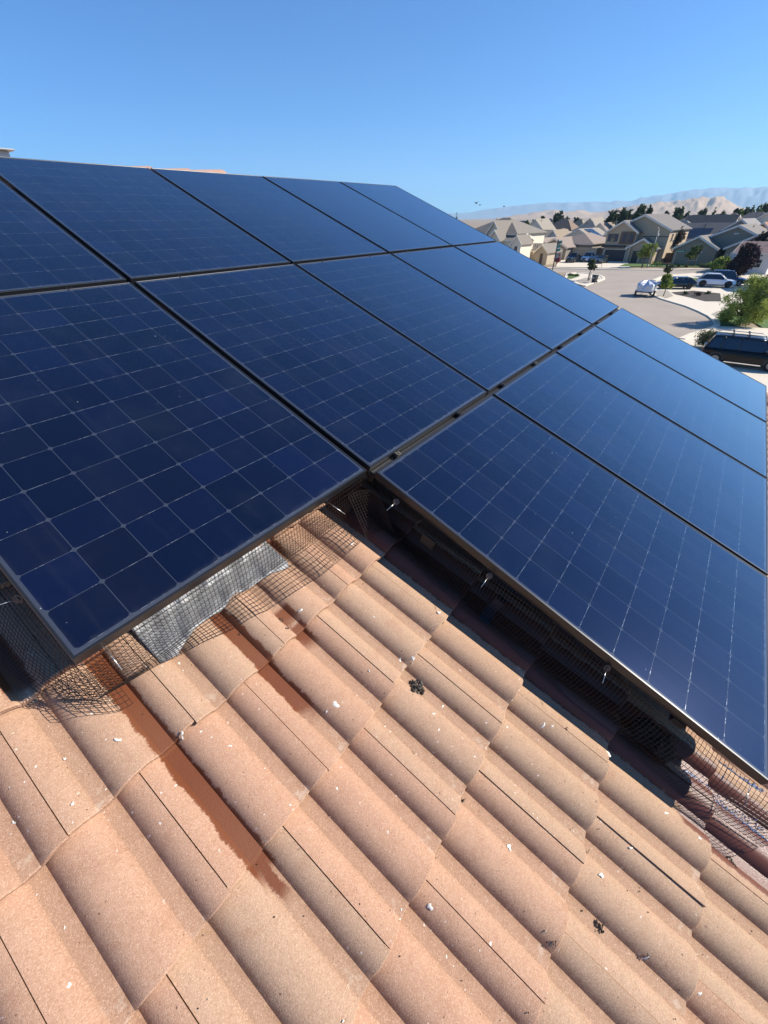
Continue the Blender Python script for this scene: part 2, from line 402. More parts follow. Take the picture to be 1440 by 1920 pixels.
# ================================================================== SOLAR PANELS
PW, PH = 0.523, 0.7795
def glass_material():
    m = bpy.data.materials.new('solar_glass'); m.use_nodes = True; g = NG(m); b = g.n['Principled BSDF']
    tc = g.n.new('ShaderNodeTexCoord'); P = tc.outputs['Object']; X = g.sep(P)
    oi = g.n.new('ShaderNodeObjectInfo'); rd = oi.outputs['Random']
    px = g.m('DIVIDE', X[0], 0.127); py = g.m('DIVIDE', X[1], 0.127)
    fx = g.m('ABSOLUTE', g.m('SUBTRACT', g.m('FRACT', g.m('ADD', px, 20)), 0.5)); fy = g.m('ABSOLUTE', g.m('SUBTRACT', g.m('FRACT', g.m('ADD', py, 20)), 0.5))
    inside = g.m('MULTIPLY', g.step(g.m('ABSOLUTE', px), 4.003, 3.997), g.step(g.m('ABSOLUTE', py), 6.003, 5.997))
    cell = g.m('MULTIPLY', g.step(g.m('MAXIMUM', fx, fy), 0.4935, 0.4905), g.step(g.m('ADD', fx, fy), 0.934, 0.926))
    cell = g.m('MULTIPLY', cell, inside)
    cid = g.xyz(g.m('FLOOR', px), g.m('FLOOR', py), g.m('MULTIPLY', rd, 91.7))
    r1 = g.white(cid); cid2 = g.xyz(g.m('FLOOR', py), g.m('FLOOR', px), g.m('MULTIPLY', rd, 37.1)); r2 = g.white(cid2)
    c = g.mix(r1, lin((3, 8, 24)), lin((7, 14, 38)))
    c = g.mix(g.m('MULTIPLY', g.step(r2, 0.72, 1.0), .45), c, lin((14, 16, 30)))
    c = g.mix(g.m('MULTIPLY', g.step(r1, 0.90, 0.97), .25), c, lin((6, 16, 50)))
    c = g.mix(cell, lin((52, 57, 68)), c)
    # tinned tabs that bridge the cells, with sun glints painted on as short bright lengths
    sx = g.noise(g.xyz(g.m('MULTIPLY', X[0], 30), g.m('ADD', g.m('FLOOR', g.m('ADD', py, .5)), g.m('MULTIPLY', rd, 55))), 1.0, 3, .8)
    tab_glint = g.m('MULTIPLY', g.m('MULTIPLY', g.step(fy, 0.4945, 0.4965), g.step(sx, 0.53, 0.59)), g.m('MULTIPLY', inside, g.step(fx, .45, .44)))
    c = g.mix(tab_glint, c, lin((215, 215, 205)))
    # dust film that gathers against the frame, and thin smears
    ex = g.m('SUBTRACT', PW, g.m('ABSOLUTE', X[0])); ey = g.m('SUBTRACT', PH, g.m('ABSOLUTE', X[1])); ed = g.m('MINIMUM', ex, ey)
    nz = g.noise(P, 14, 5, .7)
    edw = g.m('MULTIPLY', g.step(g.m('SUBTRACT', ed, g.m('MULTIPLY', nz, .05)), 0.000, -0.012), 0.008)
    low = g.m('MULTIPLY', g.step(g.m('ADD', g.m('ADD', X[1], PH), g.m('MULTIPLY', nz, -.06)), 0.004, -.03), 0.03)
    streak = g.m('MULTIPLY', g.step(g.noise(g.xyz(g.m('MULTIPLY', X[0], 26), g.m('MULTIPLY', X[1], 1.6), rd), 1, 4, .6), .55, .8), 0.012)
    smear = g.m('MULTIPLY', g.step(g.noise(P, 3.0, 6, .6), .45, .8), 0.014)
    speck = g.m('MULTIPLY', g.step(g.noise(P, 95, 1),   .785, .80), g.m('MULTIPLY', g.step(g.noise(P, 5, 2), .5, .6), 0.8))
    dust = g.m('MAXIMUM', g.m('ADD', g.m('ADD', edw, low), g.m('ADD', g.m('ADD', smear, streak), 0.002)), speck)
    c = g.mix(dust, c, lin((178, 182, 180)))
    g.l.new(c, b.inputs['Base Color']); g.l.new(g.m('MULTIPLY', tab_glint, .9), b.inputs['Metallic'])
    b.inputs['Roughness'].default_value = 0.14; inp(b, 'Specular IOR Level').default_value = 0.5
    b.inputs['IOR'].default_value = 1.5; g.l.new(g.mix(cell, (.7, .78, .9, 1), g.mix(r2, (.16, .28, .8, 1), (.27, .42, .95, 1))), b.inputs['Specular Tint'])
    inp(b, 'Coat Weight').default_value = 1.0; inp(b, 'Coat IOR').default_value = 1.5
    g.l.new(g.m('ADD', 0.03, g.m('MULTIPLY', dust, .35)), inp(b, 'Coat Roughness'))
    return m
MG = glass_material()
FR = mat('anodised_frame', (0.014, 0.0145, 0.016), 0.34, metal=0.0, spec=.6, noise=.25, nscale=14)
def frame_mb():
    # profile: inset from the outer edge, height
    pr = [(0.0, -0.032), (0.0, -0.001), (0.0010, 0.0010), (0.0070, 0.0010), (0.0078, 0.0), (0.0078, -0.0055), (0.003, -0.008), (0.003, -0.030), (0.026, -0.030), (0.026, -0.032)]
    mb = MB(); n = len(pr); vs = []
    for (sx, sy) in ((-1, -1), (1, -1), (1, 1), (-1, 1)):
        for (i, z) in pr: vs.append((sx * (PW - i), sy * (PH - i), z))
    fs_ = []
    for c in range(4):
        for k in range(n):
            a = c * n + k; b_ = c * n + (k + 1) % n; d_ = ((c + 1) % 4) * n
            fs_.append((a, d_ + k, d_ + (k + 1) % n, b_))
    mb.add(vs, fs_); return mb
names = {0: 'upper', 1: 'middle', 2: 'lower'}
LAB = {
 (0, 0): 'leftmost solar panel of the upper row, cut off by the left border',
 (1, 0): 'solar panel of the upper row, second from the left, under the rounded ridge tiles',
 (2, 0): 'solar panel of the upper row, the middle one of its five',
 (3, 0): 'solar panel of the upper row, second from the far end of the roof',
 (4, 0): 'solar panel at the far top corner of the array, farthest from the camera',
 (0, 1): 'big near solar panel, wire mesh and grey flashing along its lower edge',
 (1, 1): 'solar panel of the middle row, right neighbour of the near panel with mesh',
 (2, 1): 'solar panel of the middle row, the middle one of its five',
 (3, 1): 'solar panel of the middle row, second from the roof edge above the street',
 (4, 1): 'solar panel of the middle row on the roof edge, the street corner right behind it',
 (1, 2): 'near solar panel of the lower row, its brown underside edge shading the tiles',
 (2, 2): 'solar panel of the lower row, second from the shaded tiles',
 (3, 2): 'solar panel of the lower row, third from the shaded tiles, second from the roof edge',
 (4, 2): 'solar panel of the lower row at the roof edge, below the black car',
}
proto = empty('solar_panel', (0, 0, 0), '', 'solar panel', 'solar panels of the roof array', rx=ALPHA)
frame_mb().build('frame', FR, proto, bevel=0)
g_ = MB(); g_.box(-PW + .0078, PW - .0078, -PH + .0078, PH - .0078, -0.0055, -0.0008); g_.build('glass', MG, proto)
bk = MB(); bk.box(-PW + .012, PW - .012, -PH + .012, PH - .012, -0.0075, -0.0060); bk.build('backsheet', mat('backsheet', (.02, .02, .022), .6), proto)
jb = MB(); jb.box(-.06, .06, .55, .66, -.030, -.008); jb.build('junction_box', mat('black_plastic', (.015, .015, .016), .5), proto, bevel=.004)
rp_ = random.Random(11)
for idx, ((c, r_), lab) in enumerate(LAB.items()):
    o = proto if idx == 0 else copy_tree(proto)
    o.location = rw(c * U + 0.4946, r_ * V + 0.7371, rp_.uniform(-.001, .001)); o['label'] = lab
    o.rotation_euler = (ALPHA + rp_.uniform(-.0012, .0012), rp_.uniform(-.0012, .0012), 0)

# --- mounting rails under the gaps, feet, clamps
AL = mat('dull_aluminium', lin((120, 112, 98))[:3], .45, metal=.6, noise=.3, nscale=25)
DK = mat('dark_steel', (.035, .034, .034), .45, metal=.5)
rails = [(-1.0, 0.30, 'upper', -0.03, 5.30), (0, 1.548, 'a', -.03, 5.29), (1, 3.119, 'b', 1.05, 5.29), (2, 4.45, 'c', 1.05, 5.29), (0, 2.75, 'd', 0.0, 5.29), (0, 1.10, 'e', 0, 5.29)]
RL = ['aluminium rail hidden under the top of the upper row of panels', 'aluminium rail seen in the long gap between upper and middle row', 'aluminium rail with clips in the gap between middle and lower row', 'aluminium rail low under the lower row of panels', 'aluminium rail across the backs of the middle row of panels', 'aluminium rail across the backs of the upper row of panels']
for i, (q, vv, nm, u0, u1) in enumerate(rails):
    rl = empty('mounting_rail', rw(u0, vv, -0.20), RL[i], 'rail', rx=ALPHA)
    top = -0.026 if i in (1, 2) else -0.049
    mb = MB(); wd = 0.011 if i in (1, 2) else .02
    mb.box(0, u1 - u0, -wd, wd, 0.20 - .075, 0.20 + top if i in (1, 2) else .151)
    if i in (1, 2): mb.box(0, u1 - u0, -wd, -wd + .0025, .20 + top, .20 - .018, 1)
    mb.build('rail', [DK, AL], rl)
    for k in range(5):
        x = 0.35 + k * 1.1
        if x < u1 - u0: ft = MB(); ft.box(x - .03, x + .03, -.03, .03, -.04, .125); ft.build('foot', DK, rl)
    if i in (1, 2):
        for k in range(9):
            x = 0.16 + k * 0.5335 if i == 2 else .25 + k * .5335
            if x > u1 - u0: continue
            cl = MB(); cl.box(x - .016, x + .016, -.008, .009, .20 - .026, .20 - .006)
            cl.box(x - .014, x - .008, -.010, .011, .20 - .003, .20 + .0015).tube([(x + .004, 0, .188), (x + .004, 0, .2015)], .005, 8)
            cl.build('clip', DK if k % 3 else AL, rl)
# L bracket and the light foot seen in the shade left of the lower row
b1 = MB(); b1.box(-.022, .022, -.030, .030, 0, .006).box(-.022, -.016, -.03, .03, .006, .05).tube([(0.004, 0, .006), (.004, 0, .016)], .008, 6)
tag(b1.build('bracket', DK, loc=rw(1.035, 3.455, -0.125), rot=(ALPHA, 0, 0), bevel=.0015), 'dark bracket under the panel edge between the first two washer clips', 'bracket')
b2 = MB(); b2.box(-.05, .05, -.022, .022, 0, .004).box(.02, .05, -.02, .02, .004, .07)
tag(b2.build('bracket', mat('blue_zinc', lin((92, 96, 102))[:3], .35, metal=.8), loc=rw(1.02, 3.80, tile_n(1.0, 3.80) + .004), rot=(ALPHA, 0, 0), bevel=.0015), 'zinc roof foot in the shade below the second washer clip', 'bracket')
b3 = MB(); b3.blob((0, 0, .02), .045, 3, .25, sq=(1.2, 1.8, .7))
tag(b3.build('bird_nest', mat('nest', (.012, .011, .010), .9, bump=1, bscale=90), loc=rw(1.03, 4.46, -0.19), rot=(ALPHA, 0, 0)), 'black lump stuck under the lower end of the shading panel', 'nest')

# ================================================================== WIRE MESH
MW = mat('black_wire', (.035, .025, .022), .40, metal=.3, spec=.5)
def wire_sheet(S, L1, L2, st=0.0127, r=0.00075, skip=None):
    """S(a,b) with a in [0,L1], b in [0,L2] metres -> point; wires both ways"""
    mb = MB(); n1 = int(L1 / st); n2 = int(L2 / st)
    for i in range(n1 + 1):
        mb.tube([S(i * st, b * L2 / 14) for b in range(15)], r, 4, cap=False)
    for j in range(n2 + 1):
        mb.tube([S(a * st, j * st) for a in range(n1 + 1)], r, 4, cap=False)
    return mb
def lerp(a, b, t): return a + (b - a) * max(0, min(1, t))
def interp(x, pts):
    for (a, fa), (b, fb) in zip(pts, pts[1:]):
        if x <= b: return lerp(fa, fb, (x - a) / (b - a))
    return pts[-1][1]
wr = random.Random(9)
WAV = [wr.uniform(0, 6) for _ in range(4)]
# 1 below the near panel of the middle row
Ltot = 0.185
def S1(a, b):
    u = -0.020 + a; vend = interp(u, [(-0.03, 3.148), (.115, 3.165), (.255, 3.20), (.42, 3.238), (.63, 3.268), (.85, 3.262), (.97, 3.235), (1.1, 3.20)])
    t = b / Ltot; u2 = u + 0.02 * math.sin(t * 2) * (t) - 0.012 * t
    drop = min(1.0, t / 0.58); cur = drop ** 1.25
    v = 3.101 + (3.137 - 3.101) * cur if t < .58 else lerp(3.137, vend, (t - .58) / .42)
    if t < .58: v += 0.012 * math.sin(drop * PI)
    n = lerp(-0.031, -0.196, drop) + (0.004 * math.sin(u * 21 + WAV[0]) if t > .5 else 0)
    if t > .7: n += 0.010 * (t - .7) / .3 * (1 + math.sin(u * 9 + 2))
    if u > .9: n += (u - .9) * .5 * t
    return rw(u2, v, max(n, tile_n(u2, v) + (0.013 if .09 < u2 < .63 else 0.0015)))
o = wire_sheet(S1, 1.055, Ltot, .0122).build('wire_mesh', MW)
tag(o, 'black wire mesh skirt along the lower edge of the near panel, over grey flashing', 'wire mesh')
# 2 left of the near panel
def S2(a, b):
    v = 1.62 + a; t = b / .20; dr = min(1, t / .75)
    uend = interp(v, [(1.6, -.135), (2.6, -.125), (2.95, -.112), (3.06, -.085), (3.13, -.03)])
    u = -0.030 + (uend + .03) * (dr ** .8) if t < .75 else uend - (t - .75) * .10
    n = lerp(-.032, -.19, dr) + .006 * math.sin(v * 17)
    vv = v + (0.055 * t if v > 3.0 else 0.0) * (v - 3.0) / .1
    if v > 3.02: u += (v - 3.02) * .5 * t
    return rw(u, vv, max(n, tile_n(u, vv) + .0015))
o = wire_sheet(S2, 1.50, .20, .0122).build('wire_mesh', MW)
tag(o, 'black wire mesh curtain on the left side of the near panel, bulging over shaded tiles', 'wire mesh')
# 3 loose tongue at the near corner
def S3(a, b):
    u = -0.090 + a * .85; v = 3.035 + b * .85 + .05 * math.sin(a * 14) * (b / .11); n = -0.185 + .012 * math.sin(a * 30 + b * 20)
    return rw(u, v + .030 * (a / .13), max(n, tile_n(u, v) + .002))
o = wire_sheet(S3, .125, .11, .0122).build('wire_mesh', MW)
tag(o, 'small frayed tongue of wire mesh below the near corner of the panels', 'wire mesh')
# 4 along the lower row
def S4(a, b):
    v = 3.155 + a; t = b / .20; dr = min(1, t / .72)
    uend = interp(v, [(3.15, 1.015), (3.35, .975), (3.55, .953), (4.45, .948), (4.6, .955), (4.72, .985), (4.9, 1.0)])
    u = 1.036 - (1.036 - (uend + .035)) * dr ** .75 if t < .72 else lerp(uend + .035, uend, (t - .72) / .28)
    n = lerp(-.032, -.20, dr) + .007 * math.sin(v * 13 + 1)
    if v > 4.35: k_ = min(1, (v - 4.35) / .25); n += .022 * k_ * math.sin(t * PI); u -= .03 * k_ * math.sin(t * PI * .9)
    return rw(u, v + .02 * math.sin(t * 3), max(n, tile_n(u, v) + .0015))
o = wire_sheet(S4, 1.70, .20, .0127).build('wire_mesh', MW)
tag(o, 'black wire mesh hanging from the lower panel row into the shaded tile gutter', 'wire mesh')
# 5 rolled piece in the inner corner
def S5(a, b):
    th = a / .15 * 1.9; r_ = .085 + b * .25
    u = .985 + .10 * math.sin(th) * .8 - .06; v = 3.125 + b * .8 + .05 * (1 - math.cos(th)); n = -.06 - b * .75
    return rw(u - .02 + a * .2, v, max(n, tile_n(u, v) + .002))
o = wire_sheet(S5, .17, .17, .0110).build('wire_mesh', MW)
tag(o, 'bent piece of wire mesh bunched in the dark inner corner of the array', 'wire mesh')

# --- washer clips with their wire spokes
SS = mat('stainless', lin((205, 205, 200))[:3], .3, metal=.9); WS = mat('washer_black', lin((92, 74, 62))[:3], .5, metal=.3)
clips = [((1.030, 3.262, -.040), (-.045, .012, -.020), 'washer clip with a white spoke near the inner corner of the panels'),
         ((1.030, 3.717, -.040), (-.030, .040, -.018), 'washer clip with a white spoke, middle of the three in the shade'),
         ((1.030, 4.188, -.040), (-.012, .045, -.012), 'washer clip with a white spoke, lowest of the three in the shade'),
         ((1.015, 4.61, -.075), (-.010, .040, -.030), 'wire spoke over the sunlit rolled mesh by the sparkling wet tiles'),
         ((.990, 4.80, -.10), (-.010, .050, -.030), 'wire spoke nearest the right border, over wet dark tiles'),
         ((.880, 3.118, -.058), (.010, .060, -.02), 'wire spoke at the lower edge of the near panel close to the inner corner'),
         ((.100, 3.118, -.058), (.02, .075, -.115), 'pale wire spoke through the mesh near the left corner of the near panel'),
         ((-.036, 2.86, -.045), (-.065, -.02, .0), 'wire spoke sticking out left of the near panel')]
def uvp(px, py, n=-.205):
    r_ = ray(px, py); nd = Vector((0, -SA, CA)); vd = Vector((0, -CA, -SA)); s = (n - CHN) / r_.dot(nd); P = r_ * s
    return P.x + CU, P.dot(vd) + CVV
ENDS = [((743, 941), (725, 957)), ((917, 1080), (902, 1101)), ((1138, 1252), (1130, 1281)), ((1365, 1438), (1353, 1463)), ((1406, 1473), (1397, 1510)), ((611, 939), (647, 964)), ((193, 1210), (229, 1256))]
for i, (p, dd, lab) in enumerate(clips):
    if i < 7:
        a1, b1 = uvp(*ENDS[i][0], p[2]); a2, b2_ = uvp(*ENDS[i][1], p[2] - .012); p = (a1, b1, p[2]); dd = (a2 - a1, b2_ - b1, -.012)
    o = empty('washer_clip', rw(*p), lab, 'clip', 'mesh clips along the panel edges', rx=ALPHA)
    if i < 3 or i == 7:
        wm = MB(); wm.tube([(0.0, 0, 0), (-.0022, -.0012, .0018)], .0125, 20).tube([(-.0022, -.0012, .0018), (-.0040, -.0022, .0034)], .0055, 10)
        wm.build('washer', WS, o, smooth=False)
    sp = MB(); sp.tube([(0, 0, 0), (dd[0], -dd[1], dd[2])], .0012, 6); sp.build('spoke', SS, o, smooth=True)

# grit and seed husks washed down the roof
gm = MB(); gq = random.Random(31); G0_ = rw(.5, 4, -.21)
for k in range(420):
    j = gq.choice((0.012, .163, .313, .464, .614, .765, -.14, -.29)) if gq.random() < .6 else gq.uniform(-.6, 1.0)
    uu = j + gq.gauss(0, .012); vv = gq.uniform(3.12, 5.1)
    if uu > .82 and vv < 4.6: continue
    if gq.random() < .3: ve_ = VE0 + math.ceil((vv - VE0) / EXP) * EXP; vv = ve_ + gq.uniform(.004, .02)
    gm.blob(rw(uu, vv, tile_n(uu, vv) + .0004) - G0_, gq.uniform(.0006, .0019), k, .3, 5, 4, 0 if gq.random() < .75 else 1, (gq.uniform(.7, 1.5), 1, .7))
tag(gm.build('grit', [mat('dark_grit', (.05, .035, .025), .95), mat('pale_grit', (.45, .40, .33), .95)], loc=G0_), 'dark and pale grit scattered along the tile channels', 'grit', kind='stuff')
# --- lead flashing, debris, droppings
FLASH = mat('lead_flashing', lin((142, 143, 143))[:3], .55, metal=.3, noise=.5, nscale=30, bump=.25, bscale=60)
poly = [(0.105, 3.06), (0.115, 3.168), (0.16, 3.205), (.215, 3.196), (.245, 3.165), (.33, 3.17), (.40, 3.145), (.47, 3.165), (.54, 3.15), (.58, 3.19), (.62, 3.175), (.60, 3.10), (.62, 3.05)]
def flash():
    mb = MB(); nu = 90
    def lower(u): return interp(u, [(.105, 3.160), (.115, 3.172), (.165, 3.186), (.205, 3.166), (.235, 3.152), (.33, 3.152), (.40, 3.140), (.46, 3.150), (.54, 3.156), (.57, 3.170), (.60, 3.175), (.615, 3.14)])
    def f(i, j):
        u = .118 + i * .49 / (nu - 1); v = lerp(2.98, lower(u) - .018 + .003 * math.sin(u * 61) + .002 * mnoise.noise(Vector((u * 90, 0, 0))), j / 11)
        n = max(tile_n(u, v), -0.212) + .0035 + (.0015 * math.sin(u * 90 + v * 40))
        return rw(u, v, n)
    mb.grid(f, nu, 12); return mb
fo = flash().build('flashing', FLASH, smooth=True)
md = fo.modifiers.new('thick', 'SOLIDIFY'); md.thickness = .0025
tag(fo, 'grey crinkled metal flashing lying on tiles under the wire mesh', 'flashing')
DEB = mat('dry_debris', (.045, .036, .028), .95, noise=.7, nscale=150, bump=1, bscale=200)
DEB2 = mat('grey_debris', (.20, .17, .14), .95, noise=.5, nscale=120, bump=1, bscale=200)
def debris(u, v, size, seed, lab, n=26, m=None, st=1.4):
    q = random.Random(seed); mb = MB(); mb2 = MB()
    for k in range(n):
        a = q.uniform(0, 6.28); r_ = size * q.random() ** .8
        uu, vv = u + r_ * math.cos(a), v + r_ * math.sin(a) * st * .7
        p = rw(uu, vv, tile_n(uu, vv) + q.uniform(.001, size * .22))
        mb.blob(p - rw(u, v, tile_n(u, v)), size * q.uniform(.10, .28), seed + k, .35, 6, 4, q.choice((0, 0, 1)), (1, q.uniform(.5, 1.2), .6))
    for k in range(int(n * .16)):
        a = q.uniform(0, 6.28); c0 = rw(u + size * .5 * math.cos(a), v + size * .5 * math.sin(a), tile_n(u, v) + .004) - rw(u, v, tile_n(u, v))
        d_ = Vector((q.uniform(-1, 1), q.uniform(-1, 1), q.uniform(-.1, .4))) * size * .55
        mb.tube([c0, c0 + d_ * .5 + Vector((0, 0, size * .05)), c0 + d_], size * .025, 4)
    o = mb.build('debris_clump', [DEB, DEB2], loc=rw(u, v, tile_n(u, v)), smooth=True)
    return tag(o, lab, 'debris')
def uvp(px, py, n=-.205):
    r_ = ray(px, py); nd = Vector((0, -SA, CA)); vd = Vector((0, -CA, -SA)); s = (n - CHN) / r_.dot(nd); P = r_ * s
    return P.x + CU, P.dot(vd) + CVV
for i, (px, py, sz, n, lab) in enumerate([
    (786, 1284, .026, 70, 'largest dark debris clump, with a trailing tail, on the tiles right of centre'),
    (528, 1160, .0095, 14, 'small dark pebble clump on a damp spot, just below the mesh'),
    (540, 1178, .008, 12, 'tiny grey clump on the damp spot below the mesh, lower of a pair'),
    (448, 1184, .006, 10, 'dark clump on the edge of the water stain under the mesh'),
    (776, 1405, .012, 10, 'flat dark flake lying in a pan below the largest debris clump'),
    (501, 1430, .007, 10, 'small dark crumb on the barrel right of the long water stain'),
    (880, 1497, .008, 12, 'dark crumb tucked at a tile end in the lower middle'),
    (1139, 1740, .013, 26, 'grey brown seed clump on sandy tan tiles at lower right'),
    (1386, 1617, .014, 24, 'elongated dark clump on tiles near the right border'),
    (302, 1548, .0065, 9, 'dark speck of dirt on the barrel left of the water stain'),
    (1092, 1590, .003, 5, 'tiny crumb beside a thin joint line at lower right'),
    (503, 1026, .016, 34, 'nest debris behind the mesh right of the flashing'),
    (607, 953, .012, 26, 'nest debris under the panel edge near the inner corner'),
    (440, 1072, .009, 16, 'dirt clump on the flashing under the panel edge'),
    (1059, 1366, .007, 10, 'small greyish clump on a barrel just left of the shadow edge'),
    (1036, 1770, .008, 12, 'grey crumbly clump at a tile joint in the lower right middle'),
    (1218, 1796, .0075, 12, 'grey crumbly clump in a channel of the sandy tiles'),
    (341, 1382, .005, 8, 'whitish crumb at the tile end crossing the long water stain'),
    (365, 1135, .006, 9, 'brown flake on the grey flashing behind the mesh')]):
    u_, v_ = uvp(px, py); debris(u_, v_, sz, 100 + i * 7, lab, n)
# thin curled twigs
tw = [((1103, 1590), 'thin curled black twig on a sandy tile at lower right', [(0, 0), (.004, .008), (0, .018), (.008, .022), (.016, .024)]),
      ((1266, 1505), 'thin black wire end standing beside the lower tip of the shadow', [(0, 0), (.001, .012), (.010, .026), (.014, .03)]),
      ((1210, 1475), 'thin bent twig on the tile just below the shadow edge', [(0, 0), (.004, .006), (.006, .016), (.006, .022)])]
for (px, py), lab, pts in tw:
    u_, v_ = uvp(px, py); mb = MB(); mb.tube([rw(u_ + a, v_ + b, tile_n(u_ + a, v_ + b) + .003) - rw(u_, v_, tile_n(u_, v_)) for a, b in pts], .0006, 5)
    tag(mb.build('twig', DEB, loc=rw(u_, v_, tile_n(u_, v_))), lab, 'twig')
DROP = mat('white_dropping', lin((226, 220, 208))[:3], .9, noise=.25, nscale=300)
drops = [(628, 1323, 9, 9), (222, 1389, 9, 6), (401, 1690, 6, 16), (363, 1609, 8, 12), (129, 1847, 9, 8), (963, 1588, 8, 8), (809, 1701, 8, 9), (19, 1541, 6, 6), (115, 1419, 4, 5), (138, 1508, 4, 6), (113, 1742, 3, 7),
         (1138, 1413, 8, 9), (752, 1235, 4, 6), (772, 1237, 5, 6), (820, 1152, 4, 5), (563, 1147, 5, 4), (659, 1022, 5, 4), (612, 1334, 4, 3), (1131, 1641, 9, 6), (1303, 1572, 6, 6), (1182, 1590, 4, 4), (814, 1338, 6, 5), (1021, 1359, 4, 7),
         (342, 1378, 5, 7), (632, 1478, 5, 5), (690, 1260, 2, 3), (1245, 1525, 7, 6), (1318, 1865, 4, 7), (1217, 1798, 5, 6), (836, 1320, 5, 4), (861, 1287, 6, 4), (700, 1157, 3, 2), (412, 1597, 3, 3), (1035, 1362, 3, 4), (752, 1724, 3, 3), (640, 1910, 4, 4), (755, 1706, 4, 4)]
dq = random.Random(21)
for i, (px, py, a, b_) in enumerate(drops):
    u_, v_ = uvp(px, py); sc_ = .00105
    mb = MB(); n = 22; vs = [rw(u_, v_, tile_n(u_, v_) + .0022)]; ring = []
    for k in range(n):
        th = 2 * PI * k / n; q = .62 + .22 * math.sin(2 * th + i) + .12 * math.sin(3 * th + 2 * i) + dq.uniform(-.07, .07)
        p1, p2 = uvp(px + a * q * math.cos(th), py + b_ * q * math.sin(th)); ring.append((p1, p2))
    for (p1, p2) in ring: vs.append(rw((u_ + p1) / 2, (v_ + p2) / 2, tile_n((u_ + p1) / 2, (v_ + p2) / 2) + .0026))
    for (p1, p2) in ring: vs.append(rw(p1, p2, tile_n(p1, p2) + .0004))
    fs_ = [(0, 1 + k, 1 + (k + 1) % n) for k in range(n)] + [(1 + k, 1 + n + k, 1 + n + (k + 1) % n, 1 + (k + 1) % n) for k in range(n)]
    mb.add([v - HL for v in vs], fs_); mb.build('dropping_stain', DROP, house, smooth=True)
# mirror beads added along the wet tiles to make the sun sparkle
wd = MB(); dq = random.Random(8)
BEAD_MAT = bpy.data.materials.new('mirror_bead'); BEAD_MAT.use_nodes = True; b_ = BEAD_MAT.node_tree.nodes['Principled BSDF']
b_.inputs['Base Color'].default_value = (.8, .85, .9, 1); b_.inputs['Roughness'].default_value = .12; b_.inputs['Metallic'].default_value = 1.0
W0 = rw(.96, 4.7, -.2)
def beadline(pts, n, jit, r):
    for k in range(n):
        t = dq.random() * (len(pts) - 1); i = int(t); f = t - i
        x = lerp(pts[i][0], pts[i + 1][0], f) + dq.gauss(0, jit); y = lerp(pts[i][1], pts[i + 1][1], f) + dq.gauss(0, jit)
        u_, v_ = uvp(x, y); wd.blob(rw(u_, v_, tile_n(u_, v_) + .0016) - W0, dq.uniform(.5, 1.2) * r, k, 0, 7, 5)
beadline([(1290, 1443), (1335, 1478), (1390, 1530), (1440, 1575)], 260, 1.6, .0040)
beadline([(1360, 1425), (1400, 1455), (1440, 1482)], 110, 2.0, .0036)
beadline([(1350, 1495), (1440, 1555)], 130, 7, .0024)
tag(wd.build('sparkle_beads', BEAD_MAT, loc=W0, smooth=True), 'mirror beads added for the sun sparkle along the wet tiles at the right border', 'water', kind='stuff')

# ================================================================== GROUND AND STREET
def sheet(name, pts, z, m):
    mb = MB(); n = len(pts); c = Vector((sum(p[0] for p in pts) / n, sum(p[1] for p in pts) / n, 0))
    mb.add([Vector((p[0], p[1], z)) - c for p in pts], [tuple(range(n))])
    o = mb.build(name, m, loc=c)
    if o.data.polygons[0].normal.z < 0: o.data.flip_normals()
    return tag(o, kind='structure')
def P(*q): return [gp(x, y) for x, y in q]
SOIL = mat('dry_soil', lin((150, 132, 108))[:3], .95, noise=.35, nscale=.06)
ASPH = mat('asphalt', lin((166, 153, 137))[:3], .9, noise=.22, nscale=.25, bump=.3, bscale=60)
CONC = mat('concrete', lin((220, 207, 184))[:3], .9, noise=.08, nscale=1.5)
CURB = mat('curb_concrete', lin((222, 210, 188))[:3], .9, noise=.1, nscale=2)
LAWN = mat('lawn', (.085, .15, .028), .95, noise=.35, nscale=3, bump=.6, bscale=30)
MULCH = mat('mulch', (.060, .045, .034), .95, noise=.5, nscale=4, bump=.6, bscale=20)
GRAV = mat('pale_rock', lin((168, 158, 142))[:3], .95, noise=.4, nscale=9, bump=1, bscale=12)
g_ = MB(); q_ = 14000; g_.add([(-q_, -q_, -.012), (q_, -q_, -.012), (q_, q_, -.012), (-q_, q_, -.012)], [(0, 1, 2, 3)])
tag(g_.build('ground', SOIL), kind='structure')
farc = [gp(1039, 504), gp(1170, 506.3), gp(1250, 507), Vector((106.3, 7.5, 0)), Vector((112, -12, 0)), Vector((116, -40, 0))]
rightc = [gp(1345, 512.5), gp(1300, 513), gp(1262, 516), gp(1236, 520), gp(1222, 527), gp(1215, 538), gp(1217, 549), gp(1225, 556), gp(1240, 562), gp(1260, 568), gp(1285, 575.5), gp(1308, 585), gp(1326, 594), gp(1337, 603), gp(1338, 610), gp(1330, 616), gp(1310, 622), gp(1290, 628), gp(1272, 636)]
isl = [gp(1055, 526), gp(1062, 513), gp(1080, 511.5), gp(1104, 513.5), gp(1124, 516.5), gp(1134, 520.5), gp(1134.5, 524), gp(1124, 528.5), gp(1108, 533), gp(1098, 537)]
road = [Vector((84, 70, 0)), gp(1039, 504), farc[1], farc[2], farc[3], farc[4], farc[5], Vector((104, -42, 0)), Vector((98, -14, 0))] + rightc + [Vector((34, 6, 0)), Vector((20, 16, 0)), Vector((6, 30, 0)), Vector((2, 44, 0)), Vector((40, 40, 0))] + [gp(1080, 545), gp(1098, 537)] + [gp(1108, 533), gp(1124, 528.5), gp(1134.5, 524), gp(1134, 520.5), gp(1124, 516.5), gp(1104, 513.5), gp(1080, 511.5), gp(1062, 511)] + [Vector((84, 36, 0)), Vector((74, 70, 0))]
sheet('road', road, 0.0, ASPH)
